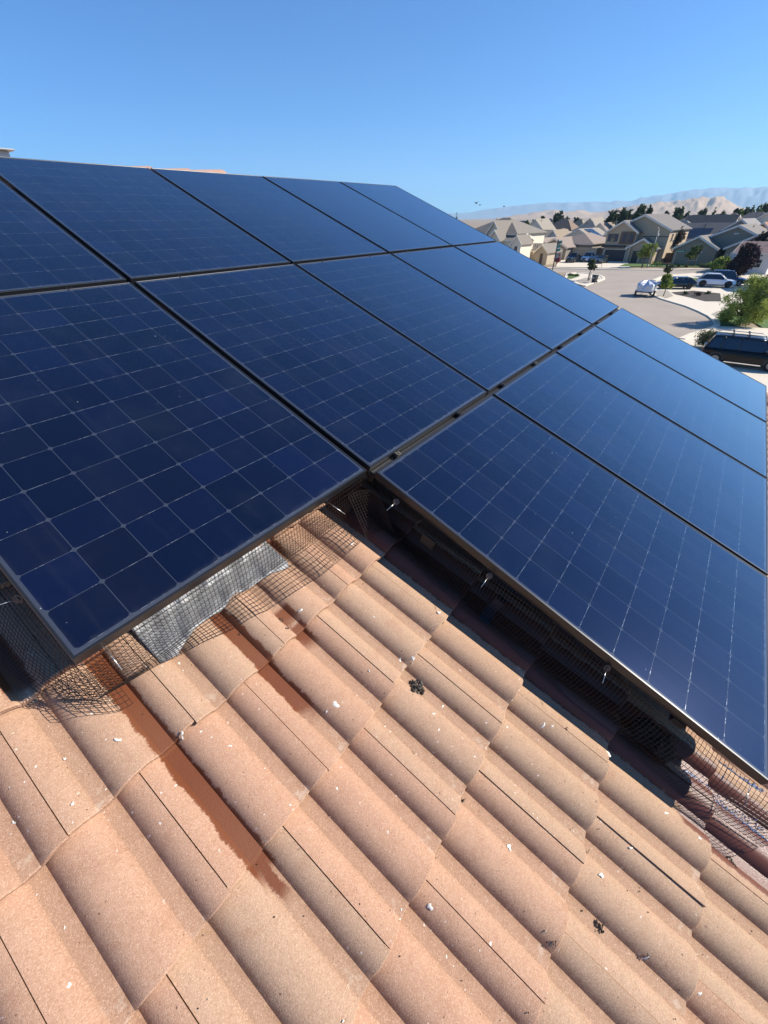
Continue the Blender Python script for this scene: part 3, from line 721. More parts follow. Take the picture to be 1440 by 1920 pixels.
def strip(name, pts, wdt, h, m, z0=0.0, side=1):
    """a raised strip running along pts (a kerb or a walk)"""
    mb = MB(); n = len(pts); off = []
    for i in range(n):
        a = pts[max(0, i - 1)]; b_ = pts[min(n - 1, i + 1)]; d_ = (b_ - a); d_.z = 0; d_.normalize(); off.append(Vector((d_.y, -d_.x, 0)) * wdt * side)
    vs = []
    for i in range(n):
        p = Vector((pts[i].x, pts[i].y, 0))
        vs += [p + Vector((0, 0, z0)), p + Vector((0, 0, z0 + h)), p + off[i] + Vector((0, 0, z0 + h)), p + off[i] + Vector((0, 0, z0))]
    fs_ = []
    for i in range(n - 1):
        a = i * 4
        for k in range(4): fs_.append((a + k, a + (k + 1) % 4, a + 4 + (k + 1) % 4, a + 4 + k))
    fs_ += [(0, 3, 2, 1), ((n - 1) * 4, (n - 1) * 4 + 1, (n - 1) * 4 + 2, (n - 1) * 4 + 3)]
    o = mb.add(vs, fs_).build(name, m); return tag(o, kind='structure')
fl = [Vector((88, 60, 0))] + farc[:5]
def offs(pts, d_):
    r_ = []
    for i in range(len(pts)):
        a = pts[max(0, i - 1)]; b_ = pts[min(len(pts) - 1, i + 1)]; t = (b_ - a); t.z = 0; t.normalize(); r_.append(pts[i] + Vector((-t.y, t.x, 0)) * d_)
    return r_
strip('kerb', fl, .45, .12, CURB, side=-1)
strip('sidewalk', offs(fl, .45), 1.3, .10, CONC, side=-1)
strip('kerb', rightc, .5, .12, CURB, side=-1)
strip('kerb', isl, .5, .12, CURB, side=1)
# concrete, planting and lawns beyond the kerbs (all a few mm apart)
sheet('driveway', P((1128, 503.3), (1128, 490), (1176, 492), (1182, 503.8)), .11, CONC)
sheet('driveway', P((1040, 501.5), (1050, 488), (1127, 489), (1127.5, 503)), .106, CONC)
sheet('driveway', P((1340, 501), (1342, 487), (1392, 488), (1396, 501)), .11, CONC)
sheet('lawn', P((1160, 500.5), (1172, 495.5), (1262, 496), (1262, 501.5)), .112, LAWN)
sheet('lawn', P((1262, 501.5), (1262, 495.5), (1332, 495), (1332, 501)), .114, LAWN)
sheet('sidewalk', [p for p in isl] , .06, CONC)
sheet('planting_bed', P((1060, 522), (1064, 515), (1084, 514.5), (1086, 519), (1070, 524)), .075, LAWN)
sheet('planting_bed', P((1080, 527), (1096, 522), (1120, 521), (1126, 523), (1108, 529.5), (1088, 532)), .08, GRAV)
lot = rightc[:15] + [gp(1360, 609), gp(1440, 598), gp(1445, 545), gp(1430, 512.5)]
sheet('sidewalk', lot, .05, CONC)
sheet('planting_bed', P((1221, 548), (1236, 545), (1252, 546), (1262, 556), (1250, 560), (1236, 559)), .075, GRAV)
sheet('planting_bed', P((1258, 549), (1300, 546), (1350, 551), (1352, 566), (1322, 566), (1290, 558), (1266, 553)), .07, MULCH)
sheet('lawn', P((1276, 534), (1296, 522), (1310, 522), (1304, 536)), .074, LAWN)
sheet('planting_bed', P((1330, 592), (1345, 585), (1350, 602), (1342, 606)), .09, GRAV)
sheet('lawn', P((1340, 612), (1344, 596), (1396, 590), (1400, 605), (1376, 613)), .094, LAWN)
sheet('lawn', P((1404, 600), (1415, 593), (1445, 592), (1450, 616), (1430, 616)), .078, LAWN)
sheet('hedge_bed', P((1408, 566), (1412, 548), (1450, 548), (1450, 568)), .082, LAWN)
sheet('sidewalk', P((1272, 637), (1292, 628), (1312, 622), (1332, 616), (1345, 612.5), (1372, 613.5), (1442, 616.5), (1500, 640), (1500, 760), (1330, 760)), .055, CONC)

# ================================================================== HOUSES
TRIM = mat('white_trim', lin((224, 216, 202))[:3], .6)
TRIMC = mat('cream_trim', lin((236, 224, 200))[:3], .6)
GLS = mat('window_glass', (.05, .065, .07), .08, spec=.8)
def wallm(n, c): return mat('stucco_' + n, lin(c)[:3], .92, noise=.05, nscale=2)
def roofm(n, c, stripe=.35):
    k = 'tile_' + n
    if k in MATS: return MATS[k]
    m = mat(k, lin(c)[:3], .9); g = NG(m); b = g.n['Principled BSDF']
    tc = g.n.new('ShaderNodeTexCoord'); X = g.sep(tc.outputs['Object'])
    row = g.m('FRACT', g.m('DIVIDE', X[2], .155)); nz = g.noise(tc.outputs['Object'], 1.3, 4, .7); nz2 = g.noise(tc.outputs['Object'], 9, 2, .6)
    c0 = tuple(x * .72 for x in lin(c)[:3]) + (1,); d0 = tuple(x * .58 for x in c0[:3]) + (1,); e0 = tuple(min(1, x * 1.4) for x in c0[:3]) + (1,)
    q = g.mix(g.m('MULTIPLY', g.step(row, .25, 0.0), stripe), c0, d0)
    q = g.mix(g.m('MULTIPLY', nz, .7), q, g.mix(nz2, d0, e0))
    g.l.new(q, b.inputs['Base Color'])
    bp = g.n.new('ShaderNodeBump'); bp.inputs['Strength'].default_value = .8; bp.inputs['Distance'].default_value = .05
    g.l.new(row, bp.inputs['Height']); g.l.new(bp.outputs[0], b.inputs['Normal'])
    return m
class House:
    def __init__(s, loc, front, label, wall, roof, trim=TRIM, group=None):
        """front: world direction of the local x axis (left to right seen from us)"""
        s.rz = math.atan2(front[1], front[0]); s.o = empty('house', loc, label, 'house', group, rz=s.rz)
        s.w = MB(); s.r = MB(); s.t = MB(); s.wm = wall; s.rm = roof; s.tm = trim; s.n = 0
    def gable(s, x0, x1, y0, y1, ze, zr, axis='y', oh=.45, th=.16, wall=True, z0=0, trimw=.27):
        if wall: s.w.box(x0, x1, y0, y1, z0, ze)
        if axis == 'y':
            xm = (x0 + x1) / 2; sl_ = (zr - ze) / ((x1 - x0) / 2); ex = oh; zl = ze - sl_ * ex
            if wall: s.w.prism([(x0, y0, ze), (x1, y0, ze), (xm, y0, zr)], (0, y1 - y0, 0))
            for sgn, xa in ((-1, x0 - ex), (1, x1 + ex)):
                s.r.prism([(xa, y0 - oh, zl + .02), (xm, y0 - oh, zr + .02), (xm, y0 - oh, zr + th), (xa, y0 - oh, zl + th)], (0, y1 - y0 + 2 * oh, 0))
                s.t.prism([(xa, y0 - oh - .04, zl - trimw + .05), (xm, y0 - oh - .04, zr - trimw + .05), (xm, y0 - oh - .04, zr + th + .02), (xa, y0 - oh - .04, zl + th + .02)], (0, .037, 0))
        else:
            ym = (y0 + y1) / 2; sl_ = (zr - ze) / ((y1 - y0) / 2); zl = ze - sl_ * oh
            if wall: s.w.prism([(x0, y0, ze), (x0, y1, ze), (x0, ym, zr)], (x1 - x0, 0, 0))
            for ya in (y0 - oh, y1 + oh):
                s.r.prism([(x0 - oh, ya, zl + .02), (x0 - oh, ym, zr + .02), (x0 - oh, ym, zr + th), (x0 - oh, ya, zl + th)], (x1 - x0 + 2 * oh, 0, 0))
                for xx in (x0 - oh - .04, x1 + oh + .003):
                    s.t.prism([(xx, ya, zl - trimw + .05), (xx, ym, zr - trimw + .05), (xx, ym, zr + th + .02), (xx, ya, zl + th + .02)], (.037, 0, 0))
            s.t.box(x0 - oh, x1 + oh, y0 - oh - .04, y0 - oh - .003, zl - .1, zl + th)
        return s
    def hip(s, x0, x1, y0, y1, ze, zr, oh=.45, z0=0, wall=True):
        if wall: s.w.box(x0, x1, y0, y1, z0, ze)
        a, b_, c_, d_ = x0 - oh, x1 + oh, y0 - oh, y1 + oh; hw = min(b_ - a, d_ - c_) / 2; e = ze - .02
        if b_ - a >= d_ - c_: r1 = (a + hw, (c_ + d_) / 2, zr); r2 = (b_ - hw, (c_ + d_) / 2, zr)
        else: r1 = ((a + b_) / 2, c_ + hw, zr); r2 = ((a + b_) / 2, d_ - hw, zr)
        vs = [(a, c_, e), (b_, c_, e), (b_, d_, e), (a, d_, e), r1, r2, (a, c_, e + .14), (b_, c_, e + .14), (b_, d_, e + .14), (a, d_, e + .14)]
        fs_ = [(0, 3, 2, 1), (0, 1, 7, 6), (1, 2, 8, 7), (2, 3, 9, 8), (3, 0, 6, 9)]
        if b_ - a >= d_ - c_: fs_ += [(6, 7, 5, 4), (7, 8, 5), (8, 9, 4, 5), (9, 6, 4)]
        else: fs_ += [(6, 7, 4), (7, 8, 5, 4), (8, 9, 5), (9, 6, 4, 5)]
        s.r.add(vs, fs_)
        s.t.box(a, b_, c_ - .03, c_ - .002, e - .06, e + .12)
        return s
    def part(s, name, mb, m, par=None): return mb.build(name, m, par or s.o)
    def garage(s, x0, x1, y, z1=2.2, m=None, rows=4):
        mb = MB(); mb.box(x0, x1, y - .05, y + .02, 0, z1)
        for k in range(1, rows): mb.box(x0 + .05, x1 - .05, y - .065, y - .052, k * z1 / rows - .49 * z1 / rows + .02, k * z1 / rows - .06)
        fr = MB(); fr.box(x0 - .14, x0 - .003, y - .09, y + .01, 0, z1 + .14).box(x1 + .003, x1 + .14, y - .09, y + .01, 0, z1 + .14).box(x0, x1, y - .09, y + .01, z1 + .003, z1 + .14)
        g1 = s.part('garage_door', mb, m or TRIM); s.part('frame', fr, s.tm, g1); return s
    def window(s, x0, x1, z0, z1, y, side=None, shut=None, frame=None):
        """side None: on a front wall at depth y; 'R': on the wall x = y, spanning x0..x1 in depth"""
        f = MB(); p = MB(); t = .09
        def bx(mb, a, b_, c_, d_, o0, o1):
            if side is None: mb.box(a, b_, y + o0, y + o1, c_, d_)
            elif side == 'R': mb.box(y - o1, y - o0, a, b_, c_, d_)
        bx(f, x0 - t, x0, z0 - t, z1 + t, -.07, .01); bx(f, x1, x1 + t, z0 - t, z1 + t, -.07, .01); bx(f, x0, x1, z1, z1 + t, -.07, .01); bx(f, x0, x1, z0 - t, z0, -.09, .01)
        bx(f, x0, x1, (z0 + z1) / 2 - .025, (z0 + z1) / 2 + .025, -.05, -.031); bx(p, x0, x1, z0, z1, -.03, .01)
        w0 = s.part('window', f, frame or s.tm); s.part('pane', p, GLS, w0)
        if shut:
            for a, b_ in ((x0 - .62, x0 - .12), (x1 + .12, x1 + .62)):
                mb = MB(); bx(mb, a, b_, z0 - .08, z1 + .08, -.06, .0)
                for k in range(7): bx(mb, a + .05, b_ - .05, z0 + k * (z1 - z0) / 7 + .03, z0 + (k + .7) * (z1 - z0) / 7, -.075, -.061)
                s.part('shutter', mb, shut)
        return s
    def box(s, name, m, *a):
        mb = MB(); mb.box(*a); s.part(name, mb, m); return s
    def done(s):
        s.part('wall', s.w, s.wm); s.part('roof', s.r, s.rm)
        xs_ = [v[0] for v in s.r.v]; ys_ = [v[1] for v in s.r.v]; zs_ = [v[2] for v in s.r.v]; q_ = random.Random(len(s.r.v) + int(s.o.location.x))
        top = [v for v in s.r.v if v[2] > max(zs_) - .3]; cx_ = sum(v[0] for v in top) / len(top); cy_ = sum(v[1] for v in top) / len(top)
        for k in range(3):
            vp = MB(); a_, b_ = cx_ + q_.uniform(-1.6, 1.6), cy_ - q_.uniform(.6, 2.2); vp.tube([(a_, b_, max(zs_) - 1.3), (a_, b_, max(zs_) - .1 - .12 * k)], .09, 6); s.part('vent_pipe', vp, mat('vent_grey', (.16, .15, .14), .6))
        if s.t.v: s.part('trim', s.t, s.tm)
        return s.o
FD = Vector((-0.17, -0.985, 0))    # the fronts across the street run this way, left to right
def ztop(px, py, D):
    r_ = ray(px, py); return CH + D * r_.z / math.hypot(r_.x, r_.y)
def at(px, D): return dirp(px, D)

# --- the tan two-storey house with shutters
A0 = gp(1123, 489.5)
hA = House(A0, FD, 'tan two-storey house with shutters, dark garage door and a sunlit side wall', wallm('greige', (186, 166, 138)), roofm('grey', (142, 134, 126)))
hA.gable(0.2, 6.6, 0.3, 11, 5.7, 7.6)
hA.gable(0.7, 12.4, 2.4, 15, 6.0, 8.6)
hA.gable(5.6, 11.4, 0.2, 2.4, 2.8, 4.4)
hA.box('lean_to_roof', roofm('charcoal', (92, 88, 88)), -.1, 4.9, -.35, .28, 2.75, 3.15)
hA.box('siding_panel', mat('brown_siding', lin((112, 92, 74))[:3], .8, noise=.2, nscale=5), 3.3, 6.4, .16, .29, 3.4, 5.7)
hA.garage(.7, 5.3, .3, 2.3, mat('dark_door', lin((66, 62, 64))[:3], .6))
SH = mat('slate_shutter', lin((72, 74, 86))[:3], .6)
hA.window(1.2, 2.2, 3.9, 5.2, .3, shut=SH, frame=SH).window(4.4, 5.4, 3.9, 5.2, .16, shut=SH, frame=SH).window(9.2, 10.8, .9, 2.0, .2, frame=SH)
for a, b_, c_, d_ in ((4.2, 5.0, 3.9, 5.2), (6.5, 7.1, 4.4, 5.3), (8.8, 9.6, 1.2, 2.3), (11, 11.8, 3.9, 5.1)): hA.window(a, b_, c_, d_, 12.4, side='R', frame=wallm('greige', (158, 146, 128)))
hA.box('door', mat('door_dark', lin((50, 46, 44))[:3], .5), 6.9, 8.1, .12, .19, 0, 2.2)
for x in (6.0, 8.5, 11.0): hA.box('porch_post', wallm('greige', (158, 146, 128)), x, x + .4, -.45, -.05, 0, 2.95)
hA.box('band', mat('dark_band', lin((86, 80, 76))[:3], .8), 7.2, 12.3, 2.31, 2.395, 4.7, 4.85)
hA.box('side_chimney', wallm('greige', (158, 146, 128)), 12.403, 12.95, 9.0, 10.6, 0, 3.1)
hA.done()
# --- the grey single-storey house
G0 = gp(1256, 495)
DG = wallm('olive_grey', (150, 140, 122))
hG = House(G0, FD, 'grey single-storey house with three white-edged gables and a white garage door', DG, roofm('warm_grey', (148, 140, 128)))
hG.gable(0.1, 7.4, 0, 8, 3.0, 4.9)
hG.gable(0.9, 16.6, 4.2, 18, 3.2, 6.6)
hG.gable(8.8, 17.2, 1.0, 9, 3.1, 5.2)
hG.garage(9.9, 14.5, 1.0, 2.25, mat('white_door', lin((196, 196, 190))[:3], .6))
hG.window(3.2, 4.6, .8, 2.2, 0)
hG.box('entry', mat('dark_entry', (.02, .018, .018), .9), 7.3, 8.9, 4.0, 4.19, 0, 2.7)
hG.box('entry_arch', DG, 7.42, 8.78, 3.2, 3.6, 2.7, 3.3)
hG.box('wall_lamp', TRIM, 9.3, 9.45, .9, .99, 1.8, 2.1)
hG.box('gable_vent', TRIM, 12.7, 13.3, .92, .99, 3.9, 4.25)
hG.box('gable_vent', TRIM, 8.4, 9.2, 4.12, 4.19, 5.2, 5.4)
hG.box('house_number', TRIM, 4.9, 5.2, -.03, -.005, 2.2, 2.35)
hG.done()
# --- cream two-storey house at the left
C0 = at(905, 118)
hC = House(C0 + Vector((-6, -2, 0)), FD, 'cream two-storey house with white gables and a narrow window tower, left behind the panels', wallm('cream', (226, 214, 190)), roofm('grey_brown', (158, 148, 134), .8), TRIMC)
hC.hip(-6, 8.0, 3, 15, 5.6, ztop(925, 408.5, 124))
hC.gable(1.6, 5.4, 1.0, 8, 5.5, 8.0)
hC.gable(3.4, 6.2, -.4, 4, 4.9, 6.4)
hC.gable(5.0, 9.4, .8, 8, 4.6, 5.6, axis='x', oh=.3)
hC.gable(9.4, 11.6, -.6, 3.6, 4.2, 5.5, oh=.3)
hC.window(10.1, 10.9, 1.9, 3.7, -.6)
hC.gable(5.4, 9.3, .0, .9, 2.7, 3.1, axis='x', oh=.2)
hC.window(6.2, 7.4, 1.0, 2.3, 0)
hC.done()
S0 = gp(1003, 488)
hS = House(at(1000, 112) , FD, 'low garage wing with a white-edged gable, just showing above the panels', wallm('sand', (186, 172, 148)), roofm('grey_brown', (158, 148, 134), .8), TRIMC)
hS.gable(-2.5, 1.6, 1, 8, 2.5, 3.6, axis='x', oh=.3).gable(1.4, 4.4, .4, 6, 2.4, 3.7, oh=.35)
hS.box('door', mat('brown_door', lin((80, 62, 50))[:3], .6), 2.7, 3.3, .3, .39, 0, 2.1)
hS.done()
# --- single-storey house with a light garage between them
T0 = gp(1046, 489)
hT = House(at(1018, 126), FD, 'tan single-storey house with small dark gable, grey garage door and sunlit side wall', wallm('taupe', (142, 134, 122)), roofm('pinkish', (176, 158, 142), .5))
hT.gable(-3, 1.0, 2.5, 9, 2.9, 4.2).gable(.6, 7.2, 0, 8, 2.7, 4.4)
hT.hip(1.5, 11, 5, 18, 3.1, 5.2)
hT.garage(1.2, 6.3, 0, 2.3, mat('grey_door', lin((176, 172, 164))[:3], .6))
hT.box('side_wall', wallm('sunlit_tan', (188, 168, 138)), 7.3, 13.2, 3.0, 3.2, 0, 2.5)
hT.done()
T2 = House(at(1018, 152), FD, 'house with a pale grey gable wall behind the small dark gable', wallm('pale_grey', (188, 190, 184)), roofm('tan', (178, 160, 134), .3))
T2.gable(-5.5, 2.0, 4, 14, 3.2, 5.2, axis='x').gable(1.0, 5.4, 1, 9, 3.1, 5.4)
T2.done()
T3 = House(at(1040, 170), FD, 'house with a salmon orange tile roof among the grey roofs', wallm('cream', (226, 214, 190)), roofm('salmon', (190, 134, 106), .3))
T3.hip(-3.5, 6, 0, 10, 3.0, 5.1); T3.done()
T4 = House(at(1072, 150), FD, 'house with a broad pale roof and solar strips, left of the two-storey house', wallm('cream', (226, 214, 190)), roofm('stone', (182, 170, 150), .4))
T4.gable(-3.5, 6.5, 2, 14, 3.2, 5.6, axis='y').gable(5.5, 12, 6, 16, 3.0, 4.9, axis='y').hip(-8, -2, 4, 14, 3, 4.9)
for k in range(3):
    mb = MB(); x = 2.1 + k * 1.4; zc = 5.6 - (x - 1.5) * .48 + .17
    mb.prism([(x, 4, zc + .08), (x + 1.2, 4, zc - .50), (x + 1.2, 4, zc - .44), (x, 4, zc + .14)], (0, 5, 0)); mb.build('solar_array', mat('dark_array', (.02, .025, .04), .2), T4.o)
T4.done()
# further houses: (px, distance, width, depth, eave, ridge px y, roof name, roof colour, wall, kind, label)
CRM = wallm('cream', (226, 214, 190)); TPE = wallm('taupe', (142, 134, 122)); SND = wallm('sand', (186, 172, 148))
FAR = [
 (1096, 205, 12, 11, 3.0, 415, 'stone', (182, 170, 150), CRM, 'h', 'pale hip roof house standing two rows behind the parked cars'),
 (1003, 215, 11, 10, 3.2, 411, 'stone', (182, 170, 150), CRM, 'g', 'gabled roof beside the dark round trees, far left'),
 (1046, 230, 14, 11, 3.0, 410.5, 'brownish', (160, 136, 114), SND, 'h', 'brownish hip roof in the far row, below the round tree'),
 (1076, 235, 12, 12, 3.0, 410, 'tan', (178, 160, 134), CRM, 'h', 'tan hip roof in the far row, third from the left'),
 (1105, 225, 12, 11, 3.0, 409, 'stone', (182, 170, 150), SND, 'g', 'far gable roof just left of the tan two-storey house'),
 (1126, 180, 9, 9, 3.0, 418, 'pinkish', (176, 158, 142), CRM, 'g', 'pinkish gable roof touching the left side of the tan two-storey house'),
 (970, 240, 14, 10, 3.0, 414, 'grey', (142, 134, 126), CRM, 'h', 'low grey roof right behind the cream house'),
 (1242, 215, 12, 12, 3.0, 404, 'stone', (182, 170, 150), SND, 'h', 'hip roof right of the tan two-storey house, in the back row'),
 (1262, 165, 15, 12, 3.0, 413, 'pale_slate', (160, 156, 150), CRM, 'h', 'wide pale slate roof right behind the dark bare tree'),
 (1290, 240, 14, 12, 4.6, 402.5, 'tan', (178, 160, 134), TPE, 'h', 'hip roofed house showing over the middle of the grey roofs'),
 (1322, 205, 15, 12, 3.2, 404, 'brownish', (160, 136, 114), SND, 'gx', 'long brownish roof in the middle distance'),
 (1363, 210, 10, 10, 5.6, 398.5, 'brownish', (160, 136, 114), SND, 'h', 'small two-storey brown hip roof beside the leaning cypress'),
 (1302, 146, 17, 13, 3.1, 419, 'grey', (142, 134, 126), TPE, 'gx', 'wide grey roof with a dark solar strip behind the grey house'),
 (1388, 148, 12, 13, 3.4, 411, 'pale_slate', (160, 156, 150), wallm('stone_grey', (160, 152, 138)), 'g', 'stone grey nested gables behind the right end of the grey house'),
 (1404, 210, 15, 12, 5.2, 397.5, 'grey', (142, 134, 126), TPE, 'h', 'big two-storey grey roof at upper right below the green hill'),
 (1436, 190, 11, 12, 5.4, 396, 'pale_slate', (160, 156, 150), CRM, 'g', 'two-storey gable at the right border under the green hill'),
 (1432, 140, 9, 10, 3.2, 417, 'orange_brown', (184, 134, 104), wallm('rust', (170, 122, 92)), 'g', 'orange brown house at the right border'),
 (950, 300, 14, 10, 3, 412, 'brownish', (160, 136, 114), SND, 'h', 'distant brown roof behind the ridge of the cream house'),
 (1020, 300, 13, 10, 3, 410, 'grey', (142, 134, 126), SND, 'h', 'distant grey roof left of the round tree'),
 (1225, 260, 12, 10, 3, 405, 'pinkish', (176, 158, 142), CRM, 'g', 'far pinkish gable over the lit slope of the tan house'),
 (1340, 285, 14, 10, 3.5, 401, 'stone', (182, 170, 150), CRM, 'h', 'farthest pale roof below the tan hills'),
 (1160, 250, 14, 10, 3.2, 407, 'tan', (178, 160, 134), CRM, 'h', 'tan roof peeking over the left gable of the two-storey house')]
for i, (px, D, wd_, dp, ez, ry, rn_, rc_, wl, kd, lab) in enumerate(FAR):
    h = House(at(px, D) - FD * wd_ / 2, FD, lab, wl, roofm(rn_, rc_, .4), group=None)
    zr = max(ez + 1.2, ztop(px, ry, D + dp / 2))
    if kd == 'h': h.hip(0, wd_, 0, dp, ez, zr); h.gable(wd_ * .55, wd_ * .9, -1.2, 4, ez - .2, ez + 1.3)
    elif kd == 'g': h.gable(0, wd_, 0, dp, ez, zr); h.gable(wd_ * .05, wd_ * .5, -1.3, 4, ez - .3, ez + 1.0)
    else: h.gable(0, wd_, 0, dp, ez, zr, axis='x'); h.gable(wd_ * .62, wd_ * .92, -1.2, 4, ez - .2, ez + 1.2)
    h.window(wd_ * .15, wd_ * .3, .9, 2.1, -1.3 if kd == 'g' else 0)
    if i in (12,):
        mb = MB(); dy = dp / 2; k_ = (zr - ez) / dy
        mb.prism([(4, .8, ez + .8 * k_ + .24), (4, 4.2, ez + 4.2 * k_ + .24), (4, 4.2, ez + 4.2 * k_ + .30), (4, .8, ez + .8 * k_ + .30)], (8, 0, 0)); mb.build('solar_array', mat('dark_array', (.02, .025, .04), .2), h.o)
    h.done()
# white neighbour house behind the dark plum tree
N0 = gp(1366, 511.5)
hN = House(N0, FD, 'white house corner with a red-brown tile eave, between green bush and dark plum tree', wallm('white', (214, 214, 212)), roofm('rosy', (168, 140, 128), .8))
hN.gable(0, 5.2, 0, 8, 3.1, 4.4, axis='x', oh=.5); hN.window(3, 4, 1, 2.1, 0); hN.done()
hM = House(gp(1428, 546), FD, 'white wall with a dark opening at the right border, behind tall pale shoots', wallm('white', (214, 214, 212)), roofm('rosy', (168, 140, 128), .8))
hM.gable(0, 6, 0, 8, 2.9, 4.2, axis='x'); hM.box('door', mat('dark_entry', (.02, .018, .018), .9), .9, 4.5, -.03, -.002, 0, 1.9); hM.done()
# fences
def fence(a, b_, h, lab, m):
    o = empty('fence', a, lab, 'fence'); d_ = b_ - a; L = d_.length; o.rotation_euler = (0, 0, math.atan2(d_.y, d_.x))
    mb = MB(); n = int(L / .15)
    for k in range(n): mb.box(k * .15, k * .15 + .14, 0, .02, 0.05, h - .03 * (k % 2))
    mb.build('boards', m, o); ps = int(L / 2.4) + 1
    for k in range(ps): q = MB(); q.box(k * 2.4, k * 2.4 + .1, .022, .12, 0, h + .05); q.build('post', m, o)
FW = mat('fence_wood', lin((112, 88, 70))[:3], .9, noise=.3, nscale=4)
fence(gp(1227, 492), gp(1262, 492), 1.8, 'dark wooden fence between the two-storey house and the grey house', FW)
fence(at(1092, 132), at(1124, 134), 1.8, 'wooden fence behind the parked cars', FW)

# ================================================================== TREES AND PLANTS
def leafm(n, c1, c2):
    k = 'leaf_' + n
    if k in MATS: return MATS[k]
    m = mat(k, c1, .75, spec=.3); g = NG(m); b = g.n['Principled BSDF']
    at_ = g.n.new('ShaderNodeAttribute'); at_.attribute_name = 'rnd'
    q = g.mix(at_.outputs['Fac'], tuple(c1) + (1,), tuple(c2) + (1,)); g.l.new(q, b.inputs['Base Color'])
    if 'Transmission Weight' in b.inputs: pass
    tr = g.n.new('ShaderNodeBsdfTranslucent'); g.l.new(q, tr.inputs[0]); mx = g.n.new('ShaderNodeMixShader'); mx.inputs[0].default_value = .25
    g.l.new(b.outputs[0], mx.inputs[1]); g.l.new(tr.outputs[0], mx.inputs[2]); g.l.new(mx.outputs[0], g.n['Material Output'].inputs[0])
    return m
LG = leafm('green', (.06, .095, .022), (.15, .20, .045)); LY = leafm('yellow_green', (.13, .18, .03), (.34, .40, .08)); LD = leafm('dark_green', (.035, .055, .028), (.095, .125, .06))
LO = leafm('olive', (.05, .065, .03), (.13, .15, .07)); LP = leafm('plum', (.018, .010, .014), (.050, .028, .034)); LK = leafm('pink', (.22, .05, .07), (.42, .16, .18)); LGY = leafm('grey_green', (.06, .065, .045), (.15, .16, .11))
LSH = leafm('shoots', (.16, .22, .09), (.42, .50, .28))
BARK = mat('bark', (.10, .075, .055), .95, noise=.4, nscale=6)
def leaves(name, lobes, n, size, m, parent, seed=0, shell=.55, flat=1.0, sortz=True):
    """lobes: (centre, (rx,ry,rz)); many small leaf faces spread through the crown"""
    q = random.Random(seed); vs = []; fs_ = []; at_ = []
    tot = sum(l[1][0] * l[1][1] * l[1][2] for l in lobes) ; cum = []
    for l in lobes: cum.append(l[1][0] * l[1][1] * l[1][2] / tot)
    for li, (c, r) in enumerate(lobes):
        k = max(6, int(n * cum[li])); c = Vector(c)
        tuft = [Vector((q.gauss(0, 1), q.gauss(0, 1), q.gauss(0, 1))).normalized() for _ in range(max(5, k // 14))]
        for _ in range(k):
            d_ = q.choice(tuft); rr_ = (shell + (1 - shell) * q.random()) * q.uniform(.72, 1.12)
            p = c + Vector((d_.x * r[0], d_.y * r[1], d_.z * r[2])) * rr_ + Vector((q.gauss(0, 1), q.gauss(0, 1), q.gauss(0, 1))) * min(r) * .16
            a = Vector((q.gauss(0, 1), q.gauss(0, 1), q.gauss(0, .7))).normalized(); b_ = a.cross(Vector((q.gauss(0, 1), q.gauss(0, 1), q.gauss(0, 1)))).normalized()
            s = size * q.uniform(.5, 1.3); o = len(vs)
            vs += [p - a * s, p + b_ * s * .55, p + a * s, p - b_ * s * .5 + a * s * .2]; fs_.append((o, o + 1, o + 2, o + 3)); rv = q.random() * .8 + .2 * max(0, d_.z); at_ += [rv] * 4
    me = bpy.data.meshes.new(name); me.from_pydata([tuple(v) for v in vs], [], fs_); me.materials.append(m)
    a_ = me.attributes.new('rnd', 'FLOAT', 'POINT'); a_.data.foreach_set('value', at_); me.update()
    o = bpy.data.objects.new(name, me); COL.objects.link(o); o.parent = parent; return o
def tree(loc, h, w, m, label, seed, cat='tree', group=None, trunk=.35, n=500, size=.22, kind='round', th=.10, name='tree', stake=False):
    o = empty(name, loc, label, cat, group, rz=random.Random(seed).uniform(-.5, .5)); q = random.Random(seed)
    tb = MB(); z0 = h * trunk; tw_ = th * (h / 4)
    tp = [(0, 0, -.05), (q.uniform(-.05, .05) * h, q.uniform(-.03, .03) * h, z0 * .6), (q.uniform(-.05, .05) * h, 0, z0 + .25 * (h - z0))]
    tb.tube(tp, tw_, 7, r2=tw_ * .6); tipc = Vector(tp[-1])
    lobes = []
    if kind == 'cypress':
        for k in range(6): t = k / 5; lobes.append(((0, 0, h * (.12 + .80 * t)), (w / 2 * (1 - t) ** .7 + .08 * w, w / 2 * (1 - t) ** .7 + .08 * w, h * .13)))
    else:
        nl = int(min(22, (7 if kind == 'round' else 10) + 4 * max(0, (h * (1 - trunk)) / w - .8)))
        for k in range(nl):
            a = 2 * PI * k / nl + q.uniform(-.4, .4); rr_ = w / 2 * q.uniform(.30, .62) * (1 if k else 0); zz = z0 + (h - z0) * (.15 + .65 * ((k + q.random()) / nl if nl > 10 else q.random()))
            lw = w / 2 * q.uniform(.42, .66); c = (rr_ * math.cos(a), rr_ * math.sin(a), zz); lobes.append((c, (lw, lw, min((h - z0) * q.uniform(.2, .32), h - zz))))
            tb.tube([tipc * .8, Vector(c) * .6 + tipc * .4 * Vector((1, 1, 1)).x, Vector(c)], tw_ * .45, 5, r2=tw_ * .1)
        lobes.append(((q.uniform(-.1, .1) * w, 0, z0 + (h - z0) * .78), (w * .26, w * .26, (h - z0) * .22)))
    tb.build('trunk', BARK, o, smooth=True)
    if stake:
        for sx in (-.35, .35): sb = MB(); sb.tube([(sx, 0, 0), (sx, 0, h * .38)], .035, 5); sb.build('stake', BARK, o)
    leaves('crown', lobes, int(n * 3.2), size * 1.1, m, o, seed, shell=.3)
    return o
